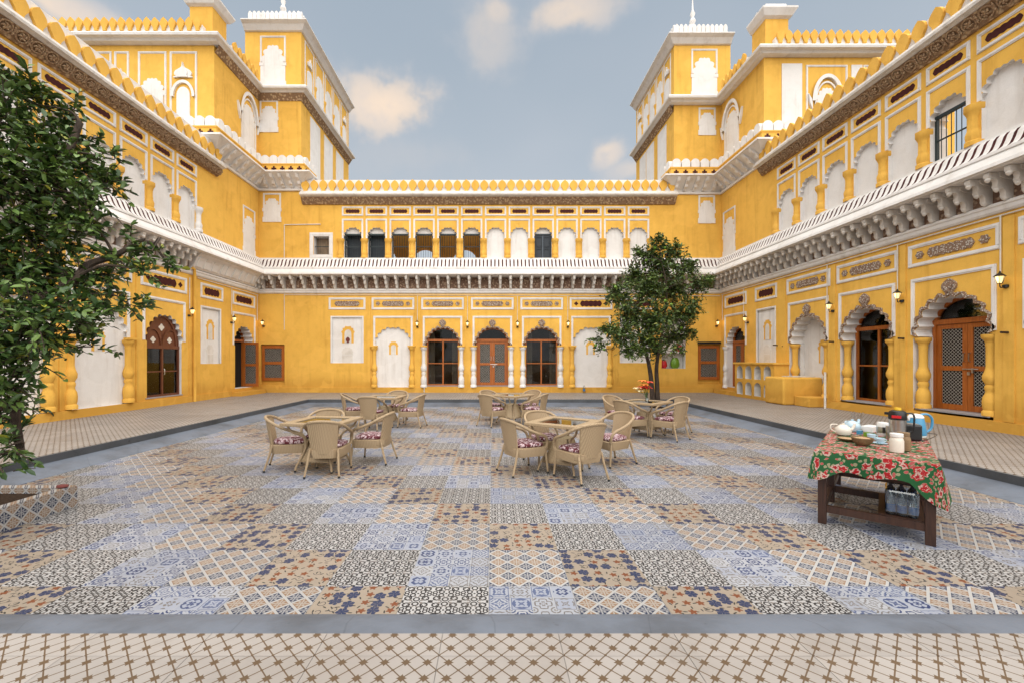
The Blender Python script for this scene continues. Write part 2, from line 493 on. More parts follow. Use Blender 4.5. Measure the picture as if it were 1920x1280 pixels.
def t_floral(s):
    x, y, z = s.sep(s.pos()); px, py = x / .100, y / .100
    v = s.voro(s.vec(px, py), 1.0, .45, 'F1', '2D'); cx, cy, _ = s.sep(v.outputs['Position']); rr, rg, rb = s.sep(v.outputs['Color'])
    a, b = px - cx, py - cy; r = length(a, b); th = b.m('ARCTAN2', a)
    big = (r + (th * 6.0 + rg * 6.0).cos() * .045) < .41
    vein = (abs((th * 3.0 + rg * 3.0).sin()) < .13) * (r > .06)
    small = (r + (th * 5.0 + rg * 6.0).cos() * .07) < .24
    curl = abs(r + th * .03 - .22) < .025
    v2 = s.voro(s.vec(px * 1.9 + 3.3, py * 1.9), 1.0, .9, 'F1', '2D'); ex, ey, _ = s.sep(v2.outputs['Position']); q1, q2, _ = s.sep(v2.outputs['Color'])
    a2, b2 = px * 1.9 + 3.3 - ex, py * 1.9 - ey; an = q1 * 6.28; ca, sa = an.cos(), an.sin()
    leaf = (length((a2 * ca + b2 * sa) * .8, (b2 * ca - a2 * sa) * 2.6) < .26) * (q2 > .2)
    tan = s.mix(s.noise(s.pos(), 5, 3), (.52, .42, .325), (.60, .50, .40))
    c = s.mix(leaf, tan, (.055, .055, .05))
    isb, isc = rr < .40, rr > .80
    c = s.mix(curl * isc, c, (.06, .06, .07))
    c = s.mix(small * (1.0 - isb) * (1.0 - isc), c, (.33, .11, .048))
    c = s.mix(big * isb * (1.0 - vein), c, (.045, .066, .16))
    return finish(s, c)
T_MATS = [material('printed tile black damask', t_damask), material('printed tile blue patchwork', t_blue),
          material('printed tile diamond lattice', t_diamond), material('printed tile floral', t_floral)]
def planter_uv(s):
    x, y, z = s.sep(s.pos()); return (y + x) / .6, (z + .02) / .6
PLANTER = material('planter tile diamond lattice', lambda s: t_diamond(s, 4.0, planter_uv))
def t_walk(s):
    x, y, z = s.sep(s.pos())
    a, b = abs(((x + .058) / .1).fract() - .5), abs(((y + .046) / .1).fract() - .5)
    star = (a ** .74 + b ** .74) < .375
    line = abs(a - b) < .044
    knot = (a + b) > .925
    n = s.noise(s.pos(), 1.3, 5, .6)
    cream = s.mix(n.step(.35, .7), (.68, .62, .575), (.61, .545, .495))
    c = s.mix(star.max(line).max(knot), cream, (.235, .150, .085))
    return finish(s, c, .42, .44)
WALK = material('cream walkway tile with brown lattice', t_walk)

def t_wicker(s):
    x, y, z = s.sep(s.obj())
    h = ((x + y) * 260.0).sin(); g = (z * 330.0 + ((x + y) * 42.0).floor() * pi).sin()
    w = (h * .4 + g * .6) * .5 + .5
    n = s.noise(s.pos(), 6, 3)
    c = s.mix(w, (.21, .140, .078), (.46, .345, .215))
    c = s.mix(n.step(.4, .8) * .3, c, (.33, .23, .135))
    return {'Base Color': c, 'Roughness': .55, 'Specular IOR Level': .35, 'height': w, 'bump': .5, 'dist': .006}
WICKER = material('beige woven wicker', t_wicker)
def t_cush(s):
    ox, oy, oz = s.sep(s.obj()); p = s.vec(ox + s.rnd() * 20.0, oy, oz); n = s.noise(s.scale(p, (1, 1, .6)), 17, 2, .5, 1.4); m = s.noise(p, 30, 2)
    c = s.mix(n.step(.49, .55), (.10, .022, .030), (.56, .44, .46))
    c = s.mix((m.step(.55, .62)) * .7, c, (.19, .06, .075))
    return {'Base Color': c, 'Roughness': .85, 'Specular IOR Level': .2}
CUSH = material('maroon and pink print cushion', t_cush)
def t_cloth(s):
    p = s.uv(); x, y, z = s.sep(p)
    wob = s.noise(p, 14, 3) - .5
    px, py = x / .080 + wob * .7, y / .080 + wob * .7
    v = s.voro(s.vec(px, py), 1.0, .75, 'F1', '2D'); cx, cy, _ = s.sep(v.outputs['Position']); r1, r2, r3 = s.sep(v.outputs['Color'])
    a, b = px - cx, py - cy; r = length(a, b); th = b.m('ARCTAN2', a)
    rr = r + (th * 5.0 + r2 * 6.0).cos() * .06
    v2 = s.voro(s.vec(px * 2.1 + 1.7, py * 2.1), 1.0, .9, 'F1', '2D'); q1, q2, q3 = s.sep(v2.outputs['Color']); d2 = E(s.nt, v2.outputs['Distance'])
    c = s.mix((d2 < .36) * (q1 > .35), (.018, .115, .035), (.36, .34, .20))
    c = s.mix((d2 < .30) * (q1 > .72), c, (.52, .10, .10))
    petal = s.mix((rr * 15.0 + wob * 12.0 + r1 * 5.0).sin() > .05, (.50, .018, .022), (.62, .45, .38))
    c = s.mix((rr < .46) * (r3 > .25), c, petal)
    c = s.mix((rr < .17) * (r3 > .25), c, (.42, .012, .02))
    return {'Base Color': s.mul(c, .62), 'Roughness': .7, 'Specular IOR Level': .2}
CLOTH = material('green tablecloth with red roses', t_cloth)

def t_leaf(hi, lo, yellow):
    def fn(s):
        n = s.noise(s.pos(), 2.2, 3); r = s.white(s.scale(s.pos(), 9.0)); at = s.n('ShaderNodeAttribute'); at.attribute_name = 'leaf'
        k = E(s.nt, at.outputs['Fac'])
        c = s.mix((n * .5 + k * .6).step(.25, .85), lo, hi)
        c = s.mix((k > .965) * .8, c, yellow)
        return {'Base Color': c, 'Roughness': .42, 'Specular IOR Level': .45, 'Transmission Weight': 0.0, 'Subsurface Weight': 0.0}
    return fn
LEAF1 = material('glossy dark leaves', t_leaf((.135, .215, .045), (.028, .066, .017), (.32, .31, .03)))
LEAF2 = material('citrus leaves', t_leaf((.130, .195, .038), (.030, .064, .016), (.22, .22, .03)))
def t_bark(s):
    p = s.pos(); n = s.noise(s.scale(p, (1, 1, .35)), 22, 5, .65)
    return {'Base Color': s.mix(n.step(.3, .75), (.028, .018, .013), (.085, .058, .040)), 'Roughness': .9, 'height': n, 'bump': .8, 'dist': .02}
BARK = material('dark bark', t_bark)
def lampglow(s):
    return {'Base Color': (.9, .7, .4), 'Emission Color': (1.0, .66, .26), 'Emission Strength': .32}
BULB = material('lit lamp glass', lampglow)
FLR = flat('red lily', (.62, .035, .025), .6)
FLO = flat('orange lily', (.70, .20, .03), .6)
FLY = flat('cream lily', (.66, .55, .30), .6)
STEM = flat('green stem', (.06, .12, .03), .6)
WATER = flat('blue bottle label', (.04, .17, .42), .35)
NAVY = flat('dark blue cap', (.02, .045, .20), .4)

# ---------------------------------------------------------------- ground, court floor, walkway, kerb
XL, XR, YB = -10.2, 9.95, 18.6            # faces of the left, right and far wings
WK = .24                                  # walkway level above the court floor
tag(MB().add([(-900, -900, -.30), (900, -900, -.30), (900, 900, -.30), (-900, 900, -.30)], [(0, 1, 2, 3)]).build('ground', EARTH), kind='structure')

FX0, FX1, FY0, FY1 = -6.30, 6.08, 2.79, 15.09
tag(MB().box(FX0 - .6, FX1 + .6, FY0 - .7, FY1 + .6, -.25, -.010).build('slab_bed', GROUT), kind='structure').name = 'floor_bed'
floor = MB().box(FX0, FX1, FY0, FY1, -.0095, -.0035).build('court_floor', GROUT); tag(floor, kind='structure')
def tile_mesh(mb, x0, x1, y0, y1, z, m=0, g=.0014, e=.0022):
    x0 += g; x1 -= g; y0 += g; y1 -= g
    v = [(x0, y0, z - .006), (x1, y0, z - .006), (x1, y1, z - .006), (x0, y1, z - .006), (x0, y0, z - e * .6), (x1, y0, z - e * .6), (x1, y1, z - e * .6), (x0, y1, z - e * .6),
         (x0 + e, y0 + e, z), (x1 - e, y0 + e, z), (x1 - e, y1 - e, z), (x0 + e, y1 - e, z)]
    f = [(0, 1, 5, 4), (1, 2, 6, 5), (2, 3, 7, 6), (3, 0, 4, 7), (4, 5, 9, 8), (5, 6, 10, 9), (6, 7, 11, 10), (7, 4, 8, 11), (8, 9, 10, 11)]
    mb.add(v, f, m)
rng = random.Random(3)
tiles = []
for i in range(-12, 13):
    for j in range(0, 23):
        x0, x1 = max(TX + i * TS, FX0), min(TX + (i + 1) * TS, FX1); y0, y1 = max(TY + j * TS, FY0), min(TY + (j + 1) * TS, FY1)
        if x1 - x0 < .03 or y1 - y0 < .03: continue
        cx, cy = (x0 + x1) / 2, (y0 + y1) / 2
        seen = abs((cx / cy) - .045) < 1.32
        tiles.append(((x1 - x0) / cy * (y1 - y0) / cy / cy * (1 if seen else .01), x0, x1, y0, y1, (1 + i + j) % 4))
tiles.sort(reverse=True)
full = {}
for t in tiles[:300]:
    _, x0, x1, y0, y1, k = t
    if abs(x1 - x0 - TS) < 1e-6 and abs(y1 - y0 - TS) < 1e-6:
        if k not in full:
            mb = MB(); tile_mesh(mb, 0, TS, 0, TS, 0); full[k] = mb.mesh('tile', T_MATS[k])
        o = put('tile', full[k], floor, (x0, y0, rng.uniform(-.0006, .0006)))
    else:
        mb = MB(); tile_mesh(mb, 0, x1 - x0, 0, y1 - y0, 0); o = mb.build('tile', T_MATS[k], floor, (x0, y0, rng.uniform(-.0006, .0006)))
mb = MB()
for _, x0, x1, y0, y1, k in tiles[300:]: tile_mesh(mb, x0, x1, y0, y1, 0, k)
tag(mb.build('far_tiles', T_MATS, floor), kind='stuff')

# kerb: dark slate riser, then a sloping cement skirt down to the court
RX0, RX1, RY0, RY1 = -6.70, 6.48, 2.22, 15.49
kb = empty('kerb', (0, 0, 0)); tag(kb, kind='structure')
path = [(RX0, RY0), (RX0, RY1), (RX1, RY1), (RX1, RY0)]
MB().sweep([(-.06, .20), (0, WK - .008), (.008, WK - .016), (.012, .112)], path, cap=False).build('riser', RISER, kb)
o = MB().sweep([(.0, .118), (.03, .110), (.10, .100), (.20, .078), (.30, .046), (.37, .016), (.395, .002), (.40, -.01)], path, cap=False).build('skirt', KERB, kb)
for p in o.data.polygons: p.use_smooth = True
npath = [(RX1, RY0), (RX0, RY0)]
MB().sweep([(-.05, .20), (0, WK - .006), (.008, WK - .014), (.010, .12)], npath, cap=False).build('riser', RISER, kb)
o = MB().sweep([(0, .11), (.05, .122), (.16, .128), (.28, .118), (.40, .085), (.50, .040), (.555, .006), (.57, -.01)], npath, cap=False).build('skirt', KERB, kb)
for p in o.data.polygons: p.use_smooth = True

# walkway round the court
WX0, WX1, WY0 = XL - .6, XR + .6, -1.6
wb = MB()
wb.box(WX0, RX0 + .005, WY0, YB + .6, -.29, WK - .0065); wb.box(RX1 - .005, WX1, WY0, YB + .6, -.29, WK - .0065)
wb.box(RX0 + .006, RX1 - .006, RY1 - .005, YB + .6, -.29, WK - .0065); wb.box(RX0 + .006, RX1 - .006, WY0, RY0 + .005, -.29, WK - .0065)
walk = wb.build('walkway', GROUT); tag(walk, kind='structure')
GX, GY = -.26, 2.05
wt = []
def add_strip(X0, X1, Y0, Y1):
    for i in range(int((X0 - GX) // .6) - 1, int((X1 - GX) // .6) + 2):
        for j in range(int((Y0 - GY) // .6) - 1, int((Y1 - GY) // .6) + 2):
            x0, x1 = max(GX + i * .6, X0), min(GX + i * .6 + .6, X1); y0, y1 = max(GY + j * .6, Y0), min(GY + j * .6 + .6, Y1)
            if x1 - x0 < .015 or y1 - y0 < .015: continue
            cx, cy = (x0 + x1) / 2, max((y0 + y1) / 2, .3)
            seen = y1 > 1.87 and abs(cx / cy - .045) < 1.26
            wt.append(((x1 - x0) * (y1 - y0) / cy ** 3 * (1 if seen else .0005), x0, x1, y0, y1))
add_strip(WX0, RX0, WY0, RY1); add_strip(RX1, WX1, WY0, RY1); add_strip(WX0, WX1, RY1, YB + .5); add_strip(RX0, RX1, WY0, RY0)
wt.sort(reverse=True); fm = None
for _, x0, x1, y0, y1 in wt[:300]:
    if abs(x1 - x0 - .6) < 1e-6 and abs(y1 - y0 - .6) < 1e-6:
        if fm is None:
            mb = MB(); tile_mesh(mb, 0, .6, 0, .6, 0); fm = mb.mesh('paving_tile', WALK)
        put('paving_tile', fm, walk, (x0, y0, WK + rng.uniform(-.0005, .0005)))
    else:
        mb = MB(); tile_mesh(mb, 0, x1 - x0, 0, y1 - y0, 0); mb.build('paving_tile', WALK, walk, (x0, y0, WK))
mb = MB()
for _, x0, x1, y0, y1 in wt[300:]: tile_mesh(mb, x0, x1, y0, y1, WK)
tag(mb.build('far_paving_tiles', WALK, walk), kind='stuff')

# ---------------------------------------------------------------- palace wings
def _xprism(s, prof, x0, x1, m=0):
    n = len(prof); o = len(s.v)
    s.v += [(x0, -d, z) for d, z in prof] + [(x1, -d, z) for d, z in prof]
    s.f += [tuple(range(o, o + n)), tuple(range(o + 2 * n - 1, o + n - 1, -1))] + [(o + i, o + n + i, o + n + (i + 1) % n, o + (i + 1) % n) for i in range(n)]
    s.mi += [m] * (n + 2); s.sm += [False] * (n + 2)
    return s
MB.xprism = _xprism
WIRE = flat('galvanised wire', (.50, .46, .40), .5, .4)
CACHE = {}
def cached(key, name, mats, fn):
    if key not in CACHE:
        mb = MB(); fn(mb); CACHE[key] = mb.mesh(name, mats)
    return CACHE[key]

def uframe(mb, x0, x1, zb, zt, w=.08, p=.03, m=0):
    """white moulding round three sides: a flat band with a narrower raised fillet"""
    mb.box(x0, x0 + w, -p * .55, .01, zb, zt - w, m); mb.box(x1 - w, x1, -p * .55, .01, zb, zt - w, m); mb.box(x0, x1, -p * .55, .01, zt - w, zt, m)
    a, b = w * .18, w * .66
    mb.box(x0 + a, x0 + b, -p, -p * .5, zb, zt - b, m); mb.box(x1 - b, x1 - a, -p, -p * .5, zb, zt - b, m); mb.box(x0 + a, x1 - a, -p, -p * .5, zt - b, zt - a, m)
def rframe(mb, x0, x1, zb, zt, w=.07, p=.03, m=0):
    uframe(mb, x0, x1, zb + w, zt, w, p, m)
    mb.box(x0, x1, -p * .55, .01, zb, zb + w, m); mb.box(x0 + w * .18, x1 - w * .18, -p, -p * .5, zb + w * .2, zb + w * .7, m)
def lobed(c, z, L, h, lob=5):
    """cartouche outline with scalloped edge"""
    top = []
    N = 36
    for i in range(N + 1):
        t = -1 + 2 * i / N
        e = min(1.0, (1 - abs(t)) / .16); f = e ** .6 * (.74 + .26 * abs(cos(t * lob * pi / 2)))
        top.append((c + L * t, h * f))
    return [(x, z - q) for x, q in top] + [(x, z + q) for x, q in reversed(top[1:-1])]
def blob(c, z, r, k=4, n=20): return [(c + r * (1 + .18 * cos(k * 2 * pi * i / n)) * cos(2 * pi * i / n), z + r * (1 + .18 * cos(k * 2 * pi * i / n)) * sin(2 * pi * i / n)) for i in range(n)]
def onion(c, z0, w, h):
    p = [(.45, 0), (.42, .12), (.62, .26), (.92, .40), (1, .55), (.90, .70), (.62, .83), (.28, .93), (0, 1)]
    return [(c + w * a, z0 + h * b) for a, b in p] + [(c - w * a, z0 + h * b) for a, b in reversed(p[:-1])]

COLP = [(1.05, 0), (1.05, .05), (.85, .07), (.95, .10), (1.0, .17), (.92, .23), (.70, .27), (.62, .30), (.74, .33), (.74, .36), (.60, .38), (.95, .44), (.98, .49), (.72, .55),
        (.60, .60), (.60, .84), (.66, .87), (.62, .89), (.80, .93), (1.05, .95), (1.10, .975), (1.10, 1.0)]
COLU = [(1.0, 0), (1.0, .10), (.82, .13), (.88, .20), (.92, .28), (.78, .36), (.66, .42), (.72, .46), (.66, .50), (.66, .70), (.74, .76), (.92, .84), (1.05, .88), (1.05, 1.0)]
def column(W, x, z0, z1, r, mat, prof=COLP, n=10, y=0.0):
    key = ('col', round(z1 - z0, 3), r, mat.name, n, len(prof))
    me = cached(key, 'column', mat, lambda mb: mb.lathe(0, 0, [(a * r, b * (z1 - z0)) for a, b in prof], n, a0=pi / n))
    return put('column', me, W.e, (x, y, z0))

def grille(mb, x0, x1, z0, z1, y, sp=.075, w=.0046):
    W_, H_ = x1 - x0, z1 - z0
    k = -H_
    for sgn in (1, -1):
        c = -H_ + sp * .3
        while c < W_:
            a, b = max(0, -c), min(H_, W_ - c)
            if b - a > .01:
                q = [(c + a, a), (c + b, b)]
                if sgn < 0: q = [(W_ - px, pz) for px, pz in q]
                (ax, az), (bx, bz) = q
                ax += x0; bx += x0; az += z0; bz += z0
                mb.add([(ax - w, y, az), (ax + w, y, az), (bx + w, y, bz), (bx - w, y, bz)], [(0, 1, 2, 3)])
            c += sp
def leaf_mesh(mb, w, h, st=.10, mid=.46):
    """door leaf with two wire panels, hinge edge at x = 0"""
    mb.box(0, st, -.022, .022, 0, h); mb.box(w - st, w, -.022, .022, 0, h)
    mb.box(st, w - st, -.020, .020, 0, st * 1.25); mb.box(st, w - st, -.020, .020, h - st, h); mb.box(st, w - st, -.020, .020, h * mid, h * mid + st)
def door_leaf(parent, x, y, z0, w, h, rz=0.0, mir=False):
    o = put('door_leaf', cached(('leaf', round(w, 3), round(h, 3)), 'door_leaf', TEAK, lambda mb: leaf_mesh(mb, w, h)), parent, (x, y, z0), rz)
    def g(mb):
        for a, b in ((.125, h * .46), (h * .46 + .10, h - .10)): grille(mb, .10, w - .10, a, b, -.004)
    put('wire_mesh', cached(('grille', round(w, 3), round(h, 3)), 'wire_mesh', WIRE, g), parent, (x, y, z0), rz)
    put('dark_backing', cached(('screen', round(w, 3), round(h, 3)), 'dark_backing', SCREEN, lambda mb: mb.box(.09, w - .09, .006, .010, .1, h - .09)), parent, (x, y, z0), rz)
    return o
def ring_pts(c, w, zs, za, th):
    o = plain_arch(c, w, zs, zs, za)[2:]; i = plain_arch(c, w - th, zs, zs, za - th)[2:]
    return o, i
def arch_rim(mb, c, w, zs, za, th, y0, y1, m=0):
    o, i = ring_pts(c, w, zs, za, th); n = len(o)
    b = len(mb.v)
    mb.v += [(p[0], y0, p[1]) for p in o] + [(p[0], y0, p[1]) for p in i] + [(p[0], y1, p[1]) for p in i]
    for k in range(n - 1):
        mb.f.append((b + k, b + k + 1, b + n + k + 1, b + n + k)); mb.f.append((b + n + k, b + n + k + 1, b + 2 * n + k + 1, b + 2 * n + k))
        mb.mi += [m, m]; mb.sm += [False, False]

def door(W, c, y, w=.70, z0=.54, zt=2.46, open_leaf=False):
    mb = MB(); t = .055
    mb.box(c - w - .02, c - w + t, y - .05, y + .05, z0, zt); mb.box(c + w - t, c + w + .02, y - .05, y + .05, z0, zt); mb.box(c - w - .02, c + w + .02, y - .052, y + .052, zt, zt + .11)
    arch_rim(mb, c, w - .02, zt + .10, 3.06, .075, y - .045, y + .04)
    f = mb.build('door', TEAK, W.e)
    lw, h = w - t - .006, zt - z0 - .012
    if not open_leaf:
        door_leaf(f, c - w + t + .002, y, z0 + .004, lw, h); door_leaf(f, c + .004, y, z0 + .004, lw, h)
        hb = MB()
        for k in (-1, 1):
            hb.tube([(c + k * .055, y - .024, 1.62), (c + k * .055, y - .06, 1.63), (c + k * .055, y - .06, 1.80), (c + k * .055, y - .024, 1.81)], .010, 6)
        hb.tube([(c - .09, y - .04, 1.46), (c + .22, y - .04, 1.46)], .011, 6); hb.box(c + .02, c + .07, y - .06, y - .03, 1.33, 1.40); hb.box(c + .10, c + .13, y - .055, y - .028, 1.38, 1.48)
        hb.build('handle', STEEL, f)
    MB().box(c - w, c + w, y + .005, y + .011, zt + .09, 3.10).build('pane', GLASS, f)
    MB().box(c - w - .05, c + w + .05, -.02, y + .08, z0 - .035, z0 - .002).build('threshold', GREYW, f)
    return f
def window(W, c, y, w=.70, z0=.54, zt=2.46, mid=1.50, wood_=None, tracery=False):
    wood_ = wood_ or TEAK; mb = MB(); t = .05
    mb.box(c - w - .02, c - w + t, y - .05, y + .05, z0, zt); mb.box(c + w - t, c + w + .02, y - .05, y + .05, z0, zt)
    mb.box(c - w - .02, c + w + .02, y - .055, y + .055, zt, zt + .10); mb.box(c - w + t, c + w - t, y - .045, y + .045, z0, z0 + .06)
    mb.box(c - .03, c + .03, y - .04, y + .04, z0 + .06, zt)
    for a, b in ((c - w + t, c - .03), (c + .03, c + w - t)): mb.box(a, b, y - .03, y + .03, mid - .02, mid + .02)
    if not tracery: arch_rim(mb, c, w - .02, zt + .09, 3.06, .065, y - .045, y + .04)
    f = mb.build('window', wood_, W.e)
    for (xa, xb) in ((c - w + t, c - .03), (c + .03, c + w - t)):
        for (za, zb) in ((z0 + .06, mid - .02), (mid + .02, zt)):
            MB().box(xa, xb, y + .002, y + .007, za, zb).build('pane', GLASS, f)
    if not tracery:
        for k in (-1, 1):
            cu = MB(); n_ = 16
            for i in range(n_ + 1):
                x = c + k * (w - .02 - .30 * i / n_); yy = y + .16 + .022 * sin(i * 1.9); cu.v += [(x, yy, z0 + .03), (x, yy, zt + .45)]
            cu.f = [(2 * i, 2 * i + 2, 2 * i + 3, 2 * i + 1) for i in range(n_)]; cu.mi = [0] * n_; cu.sm = [True] * n_
            cu.build('curtain', CERAM, f)
    if tracery:
        tb = MB(); tb.box(c - w, c + w, y + .0, y + .04, zt + .10, 3.12)
        for k in (-1, 1):
            arch_rim(tb, c + k * .36, .35, zt + .10, zt + .62, .045, y - .03, y + .01)
        arch_rim(tb, c, .62, zt + .10, 3.02, .05, y - .035, y + .01)
        tb.build('tracery', wood_, f)
        for (xx, zz, r) in ((c, zt + .66, .095), (c - .33, zt + .27, .085), (c + .33, zt + .27, .085)):
            MB().prism(blob(xx, zz, r, 4, 24), y - .012, y + .004).build('quatrefoil', CERAM, f)
        hb = MB().tube([(c + .05, y - .05, 1.20), (c + .05, y - .07, 1.22), (c + .05, y - .07, 1.36), (c + .05, y - .05, 1.38)], .009, 6); hb.build('handle', STEEL, f)
    else:
        MB().box(c - w, c + w, y + .005, y + .011, zt + .08, 3.10).build('pane', GLASS, f)
    MB().box(c - w - .05, c + w + .05, -.015, y + .08, z0 - .035, z0 - .002).build('sill', GREYW, f)
    return f
def niche(W, c, w, z0, zs, za, y=.0, dep=.12, rim=True, n=3):
    """small lamp niche set into a white panel"""
    out = arch(c, w, z0, zs, za, n)
    f = MB().prism([(c + (p[0] - c) * .99, p[1]) for p in out], y - .004, y + .004).build('niche', YELT if rim else WHTD, W.e)
    if rim:
        b = plain_arch(c, w * .58, z0, zs - .02, za - .14)
        MB().prism(b, y - .007, y + .002).build('recess', WHTD, f)
    return f
def vase_shelf(W, c, z0): pass

def lower_bay(W, c, kind, colm=None, panel='relief', orn=True, deep=.34, inset=False):
    e = W.e
    fb = MB(); uframe(fb, c - .86, c + .86, 2.24, 3.55, .085, .035); fb.build('panel_frame', WHT, e)
    inscription(W, c, .93, panel)
    a = arch(c, .70, .52, 2.2, 3.05, 5, wb=.82 if inset else None)
    if kind == 'blind':
        a = arch(c, .78, .44, 2.2, 3.07, 5)
        W.holes.append((a, .09, 1)); MB().prism(a, .088, .098).build('blind_panel', WHT, e)
        niche(W, c, .19, 1.88, 2.22, 2.45, .086)
    elif kind == 'deep':
        W.holes.append((a, .42, 1)); MB().prism(a, .418, .43).build('blind_panel', WHT, e)
        niche(W, c + .1, .16, 1.55, 1.95, 2.30, .414)
    else:
        W.holes.append((a, .50, 1))
    if kind == 'door': door(W, c, deep)
    if kind == 'window': window(W, c, deep)
    if kind == 'tracery': window(W, c, .12, zt=2.0, mid=1.30, wood_=OAK, tracery=True)
    if inset:      # columns stand inside the thickness of the wall, before white jambs
        for k in (-1, 1):
            column(W, c + k * .68, .53, 2.17, .135, colm, y=.10)
            x0, x1 = sorted((c + k * .70, c + k * .83))
            MB().box(x0, x1, deep - .12, deep + .06, .53, 2.19).build('jamb', WHT, e)
        MB().box(c - .80, c + .80, .0, deep - .05, .46, .53).build('sill_block', YEL, e)
    elif colm:
        for k in (-1, 1): column(W, c + k * .82, .47, 2.21, .135, colm)
        for k in (-1, 1): MB().box(c + k * .82 - .16, c + k * .82 + .16, -.16, .0, 2.21, 2.27).build('impost', colm if colm is not WHT else YELT, e)
    if orn:
        inner = arch(c, .71, .52, 2.2, 3.06, 5)[2:]; N = len(inner); b = MB()
        out_ = []
        for i, p in enumerate(inner):
            v = Vector((p[0] - c, (p[1] - 2.15) * .9)); v.normalize(); wv = .060 + .02 * sin(i * 1.3)
            out_.append((p[0] + v.x * wv, p[1] + v.y * wv))
        b.v += [(p[0], -.035, p[1]) for p in inner] + [(p[0], -.035, p[1]) for p in out_] + [(p[0], .002, p[1]) for p in out_] + [(p[0], .002, p[1]) for p in inner]
        for i in range(N - 1):
            for q in range(4):
                s_ = (q + 1) % 4
                b.f.append((q * N + i, q * N + i + 1, s_ * N + i + 1, s_ * N + i)); b.mi.append(0); b.sm.append(False)
        b.build('arch_ornament', STUCCO, e)
        cr = MB(); cr.prism(onion(c, 3.06, .15, .36), -.05, .002); cr.prism(onion(c, 3.13, .09, .24), -.075, -.04); cr.build('crest', STUCCO, e)
def inscription(W, c, hw, kind, z0=3.83, z1=4.35):
    fb = MB(); rframe(fb, c - hw, c + hw, z0, z1, .085, .03); f = fb.build('panel_frame', WHT, W.e)
    zc = (z0 + z1) / 2; L = hw - .16
    if kind == 'relief':
        MB().prism(lobed(c, zc, L * .62, .115, 7), -.028, .001).build('carving', STUCCO, f)
        for k in (-1, 1): MB().prism(blob(c + k * L * .85, zc, .085, 6), -.025, .001).build('rosette', STUCCO, f)
    elif kind == 'relief_long':
        MB().prism(lobed(c, zc, L * .85, .115, 9), -.028, .001).build('carving', STUCCO, f)
    else:
        MB().prism(lobed(c, zc, L * (.62 if hw > .8 else .9), .13), -.008, .001).build('cartouche', MAR, f)
        if hw > .8:
            for k in (-1, 1): MB().prism(blob(c + k * L * .84, zc, .075, 4), -.008, .001).build('cartouche', MAR, f)
def upper_bay(W, c, kind, hw=.465):
    e = W.e
    fb = MB(); rframe(fb, c - hw, c + hw, 7.91, 8.31, .07, .03); f = fb.build('panel_frame', WHT, e)
    put('cartouche', cached('cart_s', 'cartouche', MAR, lambda mb: mb.prism(lobed(0, 0, .31, .082), -.008, .001)), f, (c, 0, 8.11))
    fb = MB(); uframe(fb, c - hw, c + hw, 6.93, 7.78, .075, .03); fb.build('panel_frame', WHT, e)
    a = arch(c, .375, 6.06, 6.90, 7.41, 4)
    if kind == 'blind':
        W.holes.append((a, .11, 1)); MB().prism(a, .108, .118).build('blind_panel', WHT, e)
    else:
        W.holes.append((a, .40, 1)); y = .14
        MB().box(c - .42, c + .42, y + .01, y + .05, 7.13, 7.45).build('lunette', WHT, e)
        mb = MB(); t = .045
        mb.box(c - .375, c - .375 + t, y - .03, y + .03, 6.06, 7.09); mb.box(c + .375 - t, c + .375, y - .03, y + .03, 6.06, 7.09); mb.box(c - .375, c + .375, y - .032, y + .032, 7.09, 7.16)
        if kind == 'window':
            mb.box(c - .33, c + .33, y - .012, y + .012, 6.58, 6.61); mb.box(c - .33, c + .33, y - .012, y + .012, 6.06, 6.10)
            f = mb.build('window', IRON, e)
            bars = cached('ubar', 'bar', IRON, lambda b: b.tube([(0, 0, 6.1), (0, 0, 7.09)], .0085, 6))
            for k in range(6): put('bar', bars, f, (c - .26 + k * .104, y, 0))
        else:
            f = mb.build('shutter', SHUT, e)
            for k in (0, 1):
                x0 = c - .33 + k * .335; lb = MB(); lb.box(x0, x0 + .325, y - .012, y + .012, 6.07, 7.085)
                for (za, zb) in ((6.13, 6.50), (6.58, 7.02)): rframe(lb, x0 + .03, x0 + .295, za, zb, .03, .03)
                for i in range(8, len(lb.v)): lb.v[i] = (lb.v[i][0], lb.v[i][1] + y - .006, lb.v[i][2])
                lb.build('shutter_leaf', SHUT, f)
